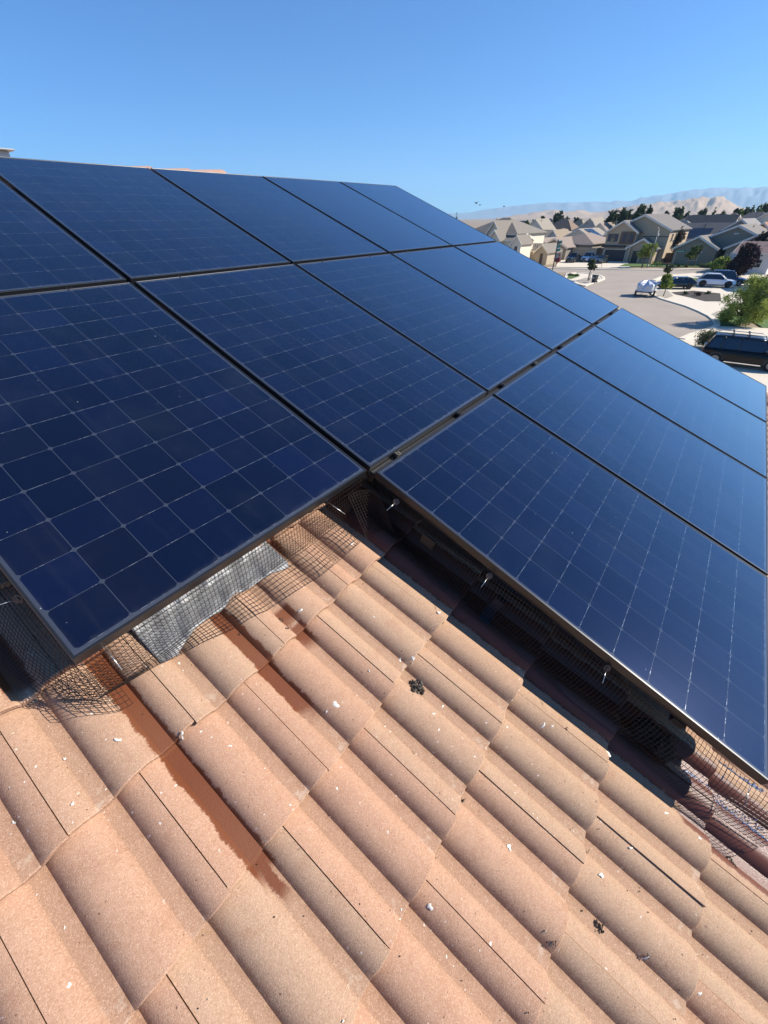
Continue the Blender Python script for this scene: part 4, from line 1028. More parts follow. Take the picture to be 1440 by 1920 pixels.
def tree_px(px, pbase, ptop, wpx, m, label, seed, D=None, **kw):
    if D is None: b_ = gp(px, pbase); D = b_.length
    else: b_ = at(px, D)
    b_ = Vector((b_.x, b_.y, 0)); h = ztop(px, ptop, math.hypot(b_.x, b_.y))
    r1, r2 = ray(px - wpx / 2, ptop), ray(px + wpx / 2, ptop)
    w_ = math.hypot(b_.x, b_.y) * abs(math.atan2(r1.y, r1.x) - math.atan2(r2.y, r2.x))
    return tree(b_, max(.3, h), w_, m, label, seed, **kw)
# horizon trees
tree_px(1142, 0, 394, 26, LD, 'round dark tree left of the two-storey house on the horizon', 1, D=190, n=800, size=.5, trunk=.2)
tree_px(1170, 0, 390, 30, LD, 'left tree of the dark group right above the two-storey house roof', 2, D=185, n=800, size=.5, trunk=.2)
tree_px(1192, 0, 382, 26, LD, 'tallest tree of the dark group above the two-storey house roof', 3, D=180, n=900, size=.5, trunk=.2, kind='wide')
tree_px(1209, 0, 385.5, 18, LD, 'right tree of the dark group above the two-storey house roof', 4, D=182, n=600, size=.5, trunk=.2)
tree_px(1243, 0, 394, 14, LD, 'small dark tree at the foot of the tan hills, left of the forked one', 5, D=260, n=350, size=.6, trunk=.2)
tree_px(1263, 0, 387, 26, LD, 'wide dark tree in front of the tan hills, left of centre', 6, D=230, n=800, size=.55, trunk=.2, kind='wide')
tree_px(1281, 0, 394.5, 12, LD, 'low dark tree just right of the wide dark tree', 7, D=250, n=300, size=.6, trunk=.2)
tree_px(1308, 0, 391.5, 22, LD, 'broad dome shaped tree below the highest tan hill', 8, D=250, n=700, size=.6, trunk=.2)
tree_px(1331, 0, 384, 9, LD, 'leaning dark cypress standing alone before the tan hills', 9, D=230, n=400, size=.5, kind='cypress')
tree_px(1347, 0, 393.5, 18, LO, 'olive low tree right of the leaning cypress', 10, D=260, n=400, size=.6, trunk=.2)
tree_px(1370, 0, 388.5, 12, LD, 'pointed dark tree at the left end of the green hill', 11, D=260, n=350, size=.6, trunk=.2)
tree_px(855, 0, 396, 5, LD, 'single slim cypress on the horizon left of all the houses', 12, D=170, n=400, size=.3, kind='cypress')
tree_px(1048, 0, 397, 24, LD, 'round dark tree on the horizon above the pinkish roofs', 13, D=270, n=700, size=.6, trunk=.15)
tree_px(1015, 0, 405, 16, LD, 'right one of two low dark trees left of the round horizon tree', 14, D=260, n=450, size=.6, trunk=.15)
tree_px(1000, 0, 408.5, 14, LD, 'left one of two low dark trees left of the round horizon tree', 15, D=255, n=400, size=.6, trunk=.15)
tree_px(1062, 0, 404.5, 10, LD, 'small bush-like tree touching the round horizon tree', 33, D=275, n=250, size=.6, trunk=.15)
tree_px(1078, 0, 404.5, 12, LD, 'small dark tree above the far tan hip roof', 16, D=280, n=300, size=.6, trunk=.15)
tree_px(944, 0, 403.5, 8, LD, 'little tree behind the ridge of the cream house', 17, D=200, n=250, size=.4, trunk=.15)
for i, (px, pt, w_) in enumerate([(962, 416, 14), (976, 414, 12), (988, 412, 12)]):
    tree_px(px, 0, pt, w_, LG, ['leftmost green shrub tree behind the cream house gable', 'middle green shrub tree behind the cream house gable', 'right green shrub tree behind the cream house gable'][i], 20 + i, D=190, n=350, size=.4, trunk=.12)
gh = [(1378, 391, 16), (1388, 388, 18), (1398, 384, 16), (1410, 386, 18), (1420, 382, 18), (1430, 377, 20), (1441, 373, 18)]
ghl = ['first', 'second', 'third', 'fourth', 'fifth', 'sixth', 'last']
for i, (px, pt, w_) in enumerate(gh):
    tree_px(px, 0, pt, w_, LG if i % 3 == 0 else LD, ghl[i] + ' tree from the left in the green belt at the upper right', 40 + i, D=240 + 4 * i, n=700, size=.6, trunk=.12, kind='wide')
# near trees and shrubs
tree_px(1275, 486, 428, 32, leafm('bare_brown', (.05, .04, .032), (.12, .095, .075)), 'brownish thin tree between the two-storey house and the grey house', 51, D=126, n=900, size=.24, trunk=.15, kind='wide')
tree_px(1203, 502, 454, 40, LY, 'yellow green young tree on the lawn before the two-storey house porch', 52, n=620, size=.17, trunk=.42, stake=True)
tree_px(1288, 502, 458, 24, LG, 'thin staked sapling before the left gable of the grey house', 53, n=330, size=.16, trunk=.35, stake=True)
tree_px(1300, 500, 455, 14, LO, 'second sparse sapling close to the window of the grey house', 54, n=180, size=.15, trunk=.35)
tree_px(1345, 512, 479, 44, LY, 'bright rounded bush before the white garage door of the grey house', 55, n=1500, size=.18, trunk=.05, kind='wide', name='bush', cat='bush')
tree_px(1424, 530, 458, 56, LP, 'large dark plum-leaved tree at the right border', 56, D=98, n=6500, size=.22, trunk=.04, kind='wide')
tree_px(1446, 534, 428, 44, leafm('brown_plum', (.04, .03, .025), (.10, .075, .055)), 'brownish sparse tree behind the plum tree at the right border', 57, D=112, n=1100, size=.24, trunk=.2)
tree_px(1243, 556, 513, 27, LY, 'small round street tree in the rock bed beside the covered trailer', 58, n=900, size=.12, trunk=.36)
tree_px(1246, 527, 494, 16, LO, 'thin olive sapling seen just above the small round street tree', 59, n=380, size=.13, trunk=.3)
tree_px(1103, 527, 484, 18, LO, 'slender staked tree on the kerbed corner opposite', 60, n=420, size=.14, trunk=.45, stake=True)
tree_px(1042, 501, 473, 13, LK, 'crape myrtle with pink flowers beside the dark sign pole', 61, n=420, size=.15, trunk=.3)
# tropical broad leaves
tp_ = empty('tropical_plant', at(1112, 136), 'big leaved tropical plants behind the fence left of the two-storey house', 'plant')
mb = MB(); q = random.Random(3)
for k in range(60):
    c = Vector((q.uniform(-3.4, 3.4), q.uniform(-3.4, 3.4), q.uniform(1, 3.4))); a = q.uniform(0, 6.28); L = q.uniform(.8, 1.5); d_ = Vector((math.cos(a), math.sin(a), q.uniform(.1, .9))).normalized(); s_ = d_.cross(Vector((0, 0, 1))).normalized() * .2
    mb.add([c, c + d_ * L * .5 + s_ + Vector((0, 0, .12)), c + d_ * L, c + d_ * L * .5 - s_ + Vector((0, 0, .12))], [(0, 1, 2, 3)])
mb.build('leaf_mass', leafm('tropic', (.10, .15, .05), (.3, .36, .16)), tp_); mb = MB()
for k in range(7): mb.tube([(k - 3, 0, 0), (k - 3 + q.uniform(-.3, .3), 0, 2.2)], .10, 6)
mb.build('stem', BARK, tp_)
# big near bush with upright shoots
BB = gp(1385, 609)
bt = empty('tree', BB, 'large yellow green bushy tree beside the street at the right, with tall pale shoots', 'tree')
q = random.Random(77); lobes = []
for k in range(60):
    a = q.uniform(0, 6.28); r_ = 1.75 * q.random() ** .6; z = q.uniform(.5, 3.6); sc_ = 1 - max(0, z - 2.2) / 2.6
    lobes.append(((r_ * math.cos(a) * sc_, r_ * math.sin(a) * sc_, z), (q.uniform(.4, .75),) * 2 + (q.uniform(.4, .8),)))
tb = MB(); tb.tube([(0, 0, 0), (.1, 0, .9)], .16, 7, r2=.12)
for (c, r_) in lobes[::2]: tb.tube([(.1, 0, .7), Vector(c) * .5 + Vector((0, 0, .3)), c], .05, 5, r2=.012)
tb.build('trunk', BARK, bt, smooth=True)
leaves('crown', lobes, 30000, .07, leafm('bush', (.15, .19, .03), (.52, .58, .12)), bt, 5, shell=.3)
sh = []; tb = MB()
for k in range(22):
    a = q.uniform(-.9, .9); b0 = Vector((q.uniform(-.8, .8), -q.uniform(.0, 1.8), q.uniform(2.2, 3.1))); d_ = Vector((q.uniform(-.2, .2), -q.uniform(.05, .65), 1)).normalized(); L = q.uniform(1.0, 1.9)
    tb.tube([b0, b0 + d_ * L], .02, 4)
    for j in range(7): p_ = b0 + d_ * L * (j + 1) / 7; sh.append((tuple(p_), (.10, .10, .16)))
tb.build('shoot_stems', BARK, bt); leaves('shoots', sh, 1500, .085, LSH, bt, 9)
def shrub(px, py, r_, m, label, seed, h=None, n=160, size=.10, group=None):
    b_ = gp(px, py); o = empty('shrub', b_, label, 'shrub', group); h = h or r_ * 1.1
    q = random.Random(seed); lobes = [((q.uniform(-.3, .3) * r_, q.uniform(-.3, .3) * r_, h * q.uniform(.35, .6)), (r_ * .75, r_ * .75, h * .42)) for _ in range(4)]
    leaves('foliage', lobes, n, size, m, o, seed, shell=.4)
    tb = MB(); tb.tube([(0, 0, 0), (0, 0, h * .4)], .05, 5); tb.build('stem', BARK, o); return o
shrub(1067, 517.5, .5, LO, 'left of three low shrubs on the kerbed corner', 1); shrub(1073, 518, .45, LO, 'middle of three low shrubs on the kerbed corner', 2); shrub(1082, 518.5, .6, LG, 'right and largest of three low shrubs on the kerbed corner', 3)
shrub(1325, 655, 1.25, LO, 'clipped olive bush at the tail of the black off-road car', 4, n=9000, size=.055, h=1.5)
shrub(1285, 553, .45, LD, 'dark low shrub in the mulch bed, left one', 5); shrub(1307, 556, .5, LP, 'reddish dark shrub in the mulch bed under the white car', 6); shrub(1326, 552, .45, LD, 'dark low shrub in the mulch bed, right one', 7)
shrub(1222, 499, .8, LG, 'leafy plant at the corner of the two-storey house', 8, h=1.4); shrub(1231, 500, .9, LY, 'yellow green plant right of the street lamp', 9, h=1.3)
shrub(1258, 500.5, .5, LG, 'small shrub under the green street sign', 10); shrub(1272, 501, .45, LG, 'small round shrub on the lawn of the grey house, left', 11); shrub(1286, 501, .5, LG, 'small round shrub on the lawn of the grey house at the sapling', 12)
shrub(1313, 501, .7, LO, 'mixed shrub at the right end of the grey house lawn', 13, h=1.1); shrub(1325, 502, .8, LY, 'yellowish shrub left of the bright rounded bush', 14, h=1.2)
shrub(1436, 592, .9, LG, 'rounded shrub on the lawn at the right border', 15, n=700, size=.08); shrub(1422, 562, 1.5, LD, 'long dark hedge in the shade at the right border', 16, n=1500, size=.12, h=1.1)
shrub(1436, 562, 1.5, LD, 'end of the dark shaded hedge, cut by the right border', 17, n=1200, size=.12, h=1.0)
shrub(1362, 605, .7, LY, 'low yellow green ground plant at the foot of the large bushy tree', 18, n=500, size=.08); shrub(1402, 603, .8, LY, 'right low plant at the foot of the large bushy tree', 19, n=500, size=.08)
# ================================================================== VEHICLES
TYR = mat('tyre', (.015, .015, .016), .85); RIM = mat('rim', (.25, .25, .26), .35, metal=.8); RIMD = mat('rim_dark', (.04, .04, .045), .4, metal=.6)
CG = mat('car_glass', (.008, .010, .013), .05, spec=.9, coat=.5); BLK = mat('black_trim', (.02, .02, .021), .5); CHR = mat('chrome', (.75, .75, .76), .12, metal=1)
LMP = mat('headlight', (.55, .58, .6), .1, metal=.4); RED = mat('tail_light', (.25, .01, .01), .2, coat=.6)
def paint(n, c, r_=.25, coat=1.0): return mat('paint_' + n, c, r_, spec=.5 if coat > .3 else .15, coat=coat)
def car(loc, fwd, label, pm, L=4.7, W=1.86, H=1.66, belt=1.0, hood=1.25, cat='car', name='parked_car', rear=.35, wsr=.75, rails=False, rim=RIM, wr_=.36, tyres=True, pickup=False, group=None):
    """local x: forward, z up, origin at the ground under the car's centre"""
    o = empty(name, loc, label, cat, group, rz=math.atan2(fwd[1], fwd[0])); hl = L / 2; W2 = W / 2
    xa, xb = -hl + .86, hl - .88    # axles
    # lower body: stations along x
    st = [(-hl, .42, belt - .12, .80), (-hl + .06, .30, belt - .02, .92), (-hl + .35, .26, belt, .98), (xa, .26, belt + .01, 1), (0, .24, belt, 1.0), (hl - hood - .1, .24, belt - .02, 1.0), (hl - hood * .6, .25, belt - .07, .985), (hl - .30, .27, belt - .17, .93), (hl - .05, .34, belt - .30, .82), (hl, .42, belt - .42, .74)]
    mb = MB(); vs = []; nr = 0
    for (x, zb, zt, wf) in st:
        w_ = W2 * wf
        ring = [(0, zb), (w_ * .86, zb), (w_ * .985, zb + .10), (w_ * 1.0, (zb + zt) * .5), (w_ * .985, zt - .14), (w_ * .93, zt - .02), (w_ * .75, zt + .025), (0, zt + .05)]
        full = [(-y, z) for (y, z) in ring[1:-1]][::-1]
        pts = ring + [(-y, z) for (y, z) in ring[-2:0:-1]]; nr = len(pts); vs += [(x, y, z) for (y, z) in pts]
    fs_ = []
    for i in range(len(st) - 1):
        for k in range(nr): fs_.append((i * nr + k, i * nr + (k + 1) % nr, (i + 1) * nr + (k + 1) % nr, (i + 1) * nr + k))
    fs_ += [tuple(range(nr))[::-1], tuple(range((len(st) - 1) * nr, len(st) * nr))]
    mb.add(vs, fs_); mb.build('body', pm, o, smooth=True, sharp=42)
    # cabin
    r0 = -hl + .10 if not pickup else -hl + 2.0; r1 = r0 + rear; f0 = hl - hood + .02; f1 = f0 - wsr; zb = belt + .0; zt = H - .05; wb = W2 * .94; wt = W2 * .74
    A = lambda x, y, z: Vector((x, y, z))
    ptsb = [(r0, zb), (f0, zb)]; ptst = [(r1, zt), (f1, zt)]
    g = MB()
    g.add([A(r0, -wb, zb), A(f0, -wb, zb), A(f0, wb, zb), A(r0, wb, zb), A(r1, -wt, zt), A(f1, -wt, zt), A(f1, wt, zt), A(r1, wt, zt)], [(0, 1, 5, 4)]); g.build('side_window', CG, o)
    g2 = MB(); g2.add(g.v, [(2, 3, 7, 6)]); g2.build('side_window', CG, o)
    g3 = MB(); g3.add(g.v, [(1, 2, 6, 5)]); g3.build('windshield', CG, o)
    g4 = MB(); g4.add(g.v, [(3, 0, 4, 7)]); g4.build('rear_window', CG, o)
    rf = MB(); n1, n2 = 9, 9
    def f(i, j):
        t = i / (n1 - 1); s_ = j / (n2 - 1) * 2 - 1; x = r1 - .06 + (f1 + .05 - r1 + .06) * t
        return (x, s_ * (wt + .03), zt - .01 + .075 * (1 - s_ ** 4) * (1 - (2 * t - 1) ** 6 * .6) - (.03 if abs(s_) > .99 else 0))
    rf.grid(f, n1, n2); ro = rf.build('roof_panel', pm, o, smooth=True); so_ = ro.modifiers.new('t', 'SOLIDIFY'); so_.thickness = .03
    fr_ = MB()
    for s_ in (-1, 1):
        for (x0, x1, r_) in ((f0, f1, .04), (r0, r1, .05)): fr_.tube([(x0, s_ * (wb + .005), zb - .02), (x1, s_ * (wt + .012), zt + .01)], r_, 6)
    fr_.build('window_surround', pm, o, smooth=True)
    pl = MB()
    for s_ in (-1, 1):
        for (x0, x1, r_) in ((f0, f1, .02), (r0, r1, .02), ((r0 + f0) / 2 + .1, (r1 + f1) / 2 + .1, .03), (r0 + (f0 - r0) * .24, r1 + (f1 - r1) * .2, .035)):
            pl.tube([(x0, s_ * (wb + .005), zb - .02), (x1, s_ * (wt + .012), zt + .01)], r_, 6)
    pl.build('pillars', BLK, o, smooth=True)
    # wheels
    for x in (xa, xb):
        for s_ in (-1, 1):
            wh = MB(); y0 = s_ * (W2 - .21); y1 = s_ * (W2 + .012)
            for (r_, ya, yb) in ((wr_, y0, y1),): wh.tube([(x, ya, wr_), (x, yb, wr_)], r_, 24)
            w0 = wh.build('wheel', TYR, o, smooth=True, sharp=40); rm = MB(); rm.tube([(x, y1 - s_ * .02, wr_), (x, y1 + s_ * .008, wr_)], wr_ * .62, 20)
            for k in range(5): a = 2 * PI * k / 5; rm.tube([(x, y1 + s_ * .012, wr_), (x + wr_ * .58 * math.cos(a), y1 + s_ * .012, wr_ + wr_ * .58 * math.sin(a))], .03, 5)
            rm.build('rim', rim, w0)
            ar = MB(); seg = 14; vs = []
            for k in range(seg + 1):
                a = PI * k / seg
                for rr_ in (wr_ * 1.0, wr_ * 1.24): vs.append((x + rr_ * math.cos(a), s_ * (W2 + .004), wr_ + rr_ * math.sin(a) * .98))
            ar.add(vs, [(2 * k, 2 * k + 1, 2 * k + 3, 2 * k + 2) for k in range(seg)]); a_ = ar.build('wheel_arch', BLK, o); sm_ = a_.modifiers.new('t', 'SOLIDIFY'); sm_.thickness = .03; sm_.offset = 0
    for s_ in (-1, 1):
        h_ = MB(); h_.blob((hl - .13, s_ * W2 * .62, belt - .30), .13, 1, 0, 8, 6, sq=(.9, 1.5, .6)); h_.build('headlight', LMP, o, smooth=True)
        t_ = MB(); t_.box(-hl - .005, -hl + .12, s_ * W2 * .72 - .14, s_ * W2 * .72 + .14, belt - .30, belt - .06); t_.build('tail_light', RED, o, bevel=.02)
        m_ = MB(); m_.blob((f0 - .28, s_ * (W2 + .09), belt + .08), .11, 1, 0, 8, 6, sq=(.7, 1.1, .7)); m_.build('mirror', pm, o, smooth=True)
        q_ = MB(); q_.tube([(xa + .5, s_ * (W2 + .004), .33), (xb - .5, s_ * (W2 + .004), .33)], .035, 6); q_.build('sill', BLK, o)
    gr = MB(); gr.box(hl - .06, hl + .012, -W2 * .42, W2 * .42, .48, belt - .32); gr.build('grille', BLK, o)
    bp = MB(); bp.box(-hl - .02, -hl + .1, -W2 * .7, W2 * .7, .36, .55); bp.box(hl - .1, hl + .02, -W2 * .66, W2 * .66, .30, .45); bp.build('bumper', BLK, o, bevel=.02)
    if rails:
        rb = MB()
        for s_ in (-1, 1): rb.tube([(r1 + .1, s_ * (wt - .05), H + .03), (r1 + .25, s_ * (wt - .05), H + .10), (f1 - .25, s_ * (wt - .05), H + .10), (f1 - .1, s_ * (wt - .05), H + .03)], .025, 6)
        rb.build('roof_rail', mat('silver_rail', (.5, .52, .55), .3, metal=.8), o, smooth=True)
        for x in (r1 + .9, r1 + 1.75):
            cb = MB(); cb.box(x - .04, x + .04, -wt + .02, wt - .02, H + .13, H + .16)
            cb.box(x - .05, x + .05, -wt + .0, -wt + .09, H + .07, H + .18).box(x - .05, x + .05, wt - .09, wt, H + .07, H + .18); cb.build('crossbar', BLK, o)
        st_ = MB()
        for s_ in (-1, 1): st_.box(xa + .55, xb - .55, s_ * (W2 + .02) - .07, s_ * (W2 + .02) + .07, .30, .36)
        st_.build('side_step', CHR, o, bevel=.01)
    if pickup:
        bd = MB(); bd.box(-hl + .08, -hl + 1.95, -W2 * .86, W2 * .86, belt + .03, belt + .06); bd.build('bed_cover', BLK, o)
    return o
YM = Vector((0, -1, 0))
cw = (gp(1302.5, 538) + gp(1380, 541)) / 2
car(Vector((81.6, 2.15, .06)), Vector((.06, -1, 0)), 'white crossover parked broadside in the driveway beyond the mulch bed', paint('white', (.78, .80, .84)), L=4.75, H=1.68, rear=.8, wsr=1.0, rim=RIMD, wr_=.39)
car(Vector((84.6, 1.0, .06)), Vector((.06, -1, 0)), 'dark blue crossover hidden behind the white one', paint('navy', (.015, .03, .08)), L=4.8, H=1.85)
car(Vector((77.0, 6.6, .06)), Vector((-.42, .9, 0)), 'dark sedan half hidden behind the small round street tree', paint('black', (.008, .009, .011)), L=4.8, H=1.45, belt=.9, rear=.9, wsr=.95, hood=1.2, rim=RIMD)
kz = gp(1337, 629, 1.86)
car(Vector((kz.x + .75, kz.y - 2.15, .06)), Vector((.03, -1, 0)), 'big black off-road car with roof rails and crossbars at the right border', paint('gloss_black', (.003, .0035, .006), coat=.25), L=4.85, W=1.93, H=1.86, belt=1.10, hood=1.25, rear=.34, wsr=.45, rails=True, wr_=.40)
for (px, py, c, H, lab, nm, pk_) in [(1073, 494, (.012, .012, .014), 1.85, 'black pickup facing the street, leftmost of the three vehicles by the fence', 'pickup_truck', True), (1101, 493, (.62, .66, .70), 1.85, 'silver white pickup with dark hood, middle of the three vehicles by the fence', 'pickup_truck', True), (1124, 496, (.02, .035, .035), 1.5, 'dark sedan, right one of the three vehicles beside the dark garage door', 'parked_car', False)]:
    b_ = gp(px, py) + Vector((2.3, .4, .11))
    car(b_, Vector((-1, .16 if not pk_ else .2, 0)), lab, paint('c%d' % px, c), L=5.0 if pk_ else 4.7, W=1.95 if pk_ else 1.82, H=H, belt=1.12 if pk_ else .92, pickup=pk_, hood=1.35, cat='pickup' if pk_ else 'car', name=nm, rear=.3 if pk_ else .8, wsr=.6 if pk_ else .9)
# covered utility trailer
TRW = gp(1205, 556) + Vector((.8, 0, 0)); tr = empty('trailer', Vector((TRW.x, TRW.y, 0)), 'small trailer under a crumpled silver tarp, parked at the kerb', 'trailer', rz=R(0)); q = random.Random(4)
def tarp(i, j):
    a = 2 * PI * i / 36; t = j / 14; hw, hl_ = 1.12, 1.5
    r_ = 1 if t < .45 else math.cos((t - .45) / .55 * PI / 2) ** .7
    sq_ = (abs(math.cos(a)) ** 5 + abs(math.sin(a)) ** 5) ** (-1 / 5)
    x = hl_ * math.cos(a) * sq_ * (.9 * r_ + .02); y = hw * math.sin(a) * sq_ * (.9 * r_ + .02)
    z = .62 + min(t / .45, 1) * .62 + (0 if t < .45 else (t - .45) / .55 * .52)
    k = .09 * math.sin(5 * a + 3 * t) + .06 * math.sin(11 * a - 7 * t)
    return (x * (1 + k * .6), y * (1 + k * .6), z + k * (.8 if t > .3 else .3))
mb = MB(); mb.grid(tarp, 37, 15); mb.build('tarp', mat('silver_tarp', (.60, .62, .66), .38, metal=.25, noise=.08, nscale=2, bump=.5, bscale=3), tr, smooth=True, sharp=25)
mb = MB(); mb.box(-1.35, 1.35, -.95, .95, .5, .60).box(-1.4, -1.3, -.9, -.8, .05, .6).box(-1.4, -1.3, .8, .9, .05, .6); mb.build('frame', BLK, tr)
mb = MB(); mb.tube([(1.3, 0, .5), (2.4, 0, .45)], .05, 6); mb.build('drawbar', BLK, tr)
for s_ in (-1, 1):
    mb = MB(); mb.tube([(.1, s_ * .98, .33), (.1, s_ * 1.16, .33)], .33, 20); w0 = mb.build('wheel', TYR, tr, smooth=True, sharp=40); mb = MB(); mb.tube([(.1, s_ * 1.14, .33), (.1, s_ * 1.17, .33)], .18, 14); mb.build('rim', RIM, w0)

# ================================================================== STREET FURNITURE
GAL = mat('lamp_grey', lin((150, 148, 142))[:3], .5, metal=.4)
LB = gp(1213, 503); LB.z = .1
lp = empty('street_lamp', LB, 'tall grey street lamp standing before the two-storey house', 'street lamp'); lh = ztop(1238, 428, LB.length)
mb = MB(); mb.tube([(0, 0, 0), (0, 0, lh * .96)], .10, 8, r2=.06).tube([(0, 0, 0), (0, 0, .5)], .16, 8); mb.build('pole', GAL, lp, smooth=True)
mb = MB(); mb.tube([(0, 0, lh * .92), (-.5, 0, lh * .99), (-1.3, 0, lh)], .04, 6); mb.build('arm', GAL, lp, smooth=True)
mb = MB(); mb.blob((-1.5, 0, lh - .05), .3, 1, 0, 10, 6, sq=(1.1, .5, .3)); mb.build('lamp_head', GAL, lp, smooth=True)
mb = MB(); mb.box(-.12, .12, -.26, -.10, lh * .80, lh * .86); mb.build('cell_box', TRIM, lp)
S0 = gp(1259, 499); S0.z = .11; hs_ = ztop(1271, 473, S0.length)
sg = empty('street_sign', S0, 'green street name sign on a grey pole, left of the grey house', 'street sign', rz=math.atan2(-1, -.17))
mb = MB(); mb.tube([(0, 0, 0), (0, 0, hs_ + .2)], .06, 8); mb.build('pole', GAL, sg)
mb = MB(); mb.box(-.15, 1.55, -.03, .0, hs_ - .12, hs_ + .28); sb_ = mb.build('sign_plate', mat('sign_green', (.0, .17, .11), .4), sg)
mb = MB()
for k in range(6): mb.box(.05 + k * .22, .05 + k * .22 + (.14 if k % 2 else .1), -.036, -.031, hs_ + .02, hs_ + .14)
mb.build('lettering', TRIM, sb_)
P0 = gp(1036, 506); ph = ztop(1047, 449, P0.length)
pg = empty('sign_pole', Vector((P0.x, P0.y, 0)), 'dark pole carrying blue-green street signs, in front of the parked pickups', 'sign pole', rz=math.atan2(-1, -.17))
mb = MB(); mb.tube([(0, 0, 0), (0, 0, ph)], .11, 8); mb.build('pole', mat('dark_pole', (.03, .035, .035), .5), pg)
TEAL = mat('teal_sign', (.05, .22, .20), .4)
for k, (dz, dy) in enumerate(((.25, .1), (.95, -.25), (1.5, .05))):
    mb = MB(); mb.prism([(0, dy, ph - dz - .5), (.62, dy + .35, ph - dz - .35), (.62, dy + .35, ph - dz + .1), (0, dy, ph - dz)], (0, .04, 0)); mb.build('sign_plate', TEAL, pg)
mb = MB(); mb.tube([(.35, .0, ph - 2.7), (.35, .03, ph - 2.7)], .36, 14); mb.box(.02, .7, .031, .05, ph - 2.95, ph - 2.2); mb.build('back_plate', GAL, pg)
B0 = gp(1113, 531); B0.z = .07
bn = empty('wheelie_bin', B0, 'black wheelie bin standing on the kerbed corner by the slender tree', 'bin', rz=-1.9)
mb = MB(); mb.add([(-.25, -.28, .05), (.25, -.28, .05), (.25, .28, .05), (-.25, .28, .05), (-.33, -.36, 1.0), (.33, -.36, 1.0), (.33, .40, 1.0), (-.33, .40, 1.0)], [(0, 3, 2, 1), (4, 5, 6, 7), (0, 1, 5, 4), (1, 2, 6, 5), (2, 3, 7, 6), (3, 0, 4, 7)]); mb.build('body', mat('bin_black', (.02, .021, .023), .5), bn, bevel=.03)
mb = MB(); mb.box(-.36, .36, -.40, .44, 1.003, 1.06); mb.build('lid', mat('bin_lid', (.035, .036, .04), .5), bn, bevel=.02)
for s_ in (-1, 1): mb = MB(); mb.tube([(s_ * .22, .36, .12), (s_ * .30, .36, .12)], .12, 14); mb.build('wheel', TYR, bn)
mb = MB(); mb.box(-.16, .16, -.385, -.345, .55, .82); mb.build('sticker', GAL, bn)
# road marks: kerb ramp tray
mb = MB(); rp0 = gp(1327, 606); mb.box(-.6, .6, -.75, .75, 0, .02)
tag(mb.build('ramp_plate', mat('ramp_grey', lin((160, 165, 165))[:3], .8), loc=Vector((rp0.x, rp0.y, .004)), rot=(0, 0, .5)), kind='structure')

# ================================================================== HILLS, BIRDS, HAZE
def ridge(name, sil, D, depth, m, label, seed, steps=260, rows=26, rough=.12):
    """terrain strip whose crest follows the silhouette measured in the photograph"""
    q = random.Random(seed); ph = [q.uniform(0, 6.28) for _ in range(12)]; mb = MB(); xs = [s[0] for s in sil]
    c0 = at(sum(xs) / len(xs), D)
    def f(i, j):
        px = xs[0] + (xs[-1] - xs[0]) * i / (steps - 1); py = interp(px, sil); r_ = ray(px, py); el = r_.z / math.hypot(r_.x, r_.y)
        t = j / (rows - 1); crest = .62; d_ = D + depth * (t - crest)
        base = math.sin(min(1, t / crest) * PI / 2) ** 1.3 if t < crest else math.cos((t - crest) / (1 - crest) * PI / 2)
        H_ = (CH + el * D) * base
        az = px * .05
        nz = mnoise.fractal(Vector((px * .035 + ph[0], t * 4.5, ph[1])), .9, 2.1, 6)
        H_ += nz * rough * (CH + el * D) * (1.6 * math.sin(t * PI) if abs(t - crest) > .06 else .7)
        if t in (0, 1): H_ = -10
        u_ = Vector((r_.x, r_.y, 0)).normalized() * d_
        return Vector((u_.x, u_.y, H_)) - c0
    mb.grid(f, steps, rows)
    return tag(mb.build(name, m, loc=c0, smooth=True), kind='structure')
HILL = mat('dry_hill', lin((176, 150, 120))[:3], .95, noise=.22, nscale=.004)
RANGE = mat('far_range', lin((128, 136, 140))[:3], .95, noise=.2, nscale=.002)
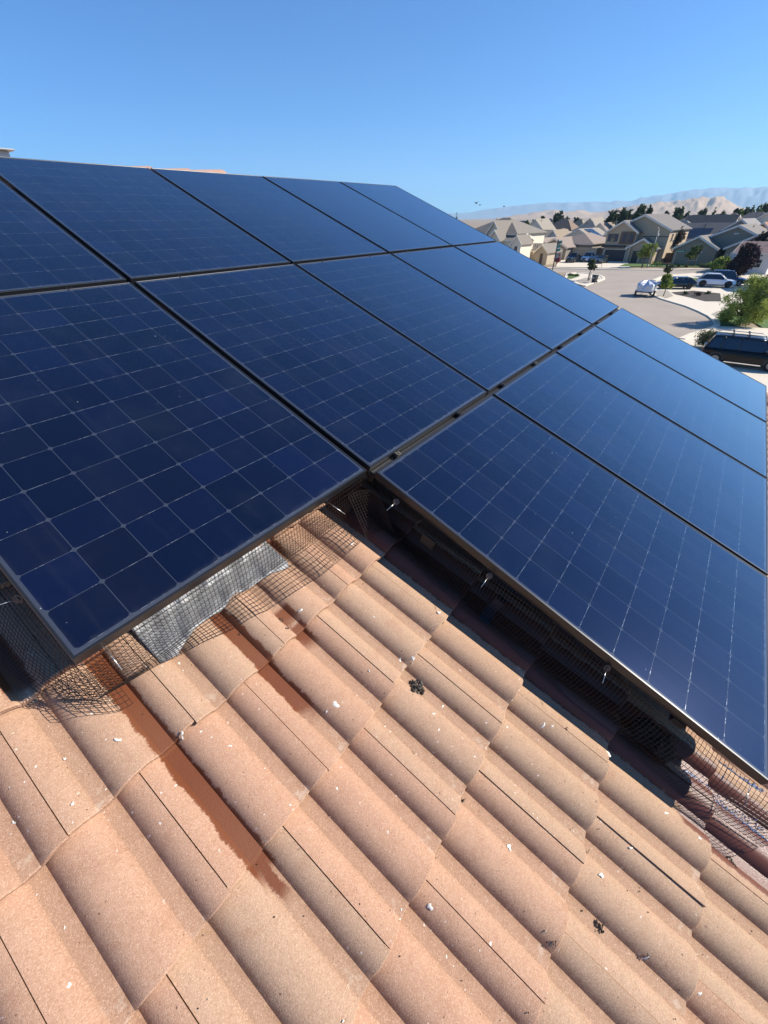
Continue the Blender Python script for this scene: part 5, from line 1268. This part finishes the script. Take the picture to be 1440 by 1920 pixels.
ridge('far_hills', [(780, 404), (830, 401), (867, 400), (905, 394), (965, 386), (1027, 380.5), (1069, 379), (1111, 377.5), (1144, 379.5), (1186, 377), (1225, 369), (1270, 360), (1316, 356), (1362, 350.5), (1408, 352), (1440, 349), (1500, 345), (1560, 352)], 11000, 3000, RANGE, '', 5, rough=.10)
ridge('hills', [(930, 409), (960, 405), (1000, 399), (1020, 396), (1040, 393), (1060, 397), (1085, 395), (1110, 398), (1135, 397), (1160, 390), (1185, 387), (1210, 384), (1240, 379.5), (1262, 378), (1280, 377), (1295, 374), (1306, 373), (1316, 369.5), (1330, 374.5), (1345, 368.5), (1358, 370), (1372, 378), (1385, 386), (1400, 392), (1430, 399), (1460, 405)], 3600, 1400, HILL, '', 8, rough=.16)
for i, (px, py, s) in enumerate([(893, 380.5, 1.0), (900, 384.3, .8), (945, 387, .6)]):
    r_ = ray(px, py).normalized(); p = Vector((0, 0, CH)) + r_ * 90
    mb = MB(); mb.blob((0, 0, 0), .16 * s, 1, 0, 8, 6, sq=(2, .8, .8)); bo = mb.build('bird', BLK, loc=p, rot=(0, 0, .6 * i), smooth=True)
    for s_ in (-1, 1):
        wg = MB(); wg.prism([(-.12 * s, 0, .02), (.14 * s, 0, .02), (.05 * s, s_ * .45 * s, .14 * s), (-.10 * s, s_ * .45 * s, .14 * s)], (0, 0, .015)); wg.build('wing', BLK, bo)
    tag(bo, ['larger dark bird in the sky above the cream house', 'bird just right of the larger one, slightly lower', 'small bird in the sky further to the right, apart from the pair'][i], 'bird', 'birds in the sky')
hz = bpy.data.materials.new('haze'); hz.use_nodes = True; t = hz.node_tree; t.nodes.clear(); o_ = t.nodes.new('ShaderNodeOutputMaterial'); v_ = t.nodes.new('ShaderNodeVolumePrincipled')
v_.inputs['Color'].default_value = (.45, .74, 1.0, 1); v_.inputs['Density'].default_value = 8e-5; v_.inputs['Anisotropy'].default_value = .2
t.links.new(v_.outputs[0], o_.inputs['Volume'])
mb = MB(); mb.box(-150, 13500, -5200, 9800, -12, 960); tag(mb.build('haze', hz), kind='stuff')
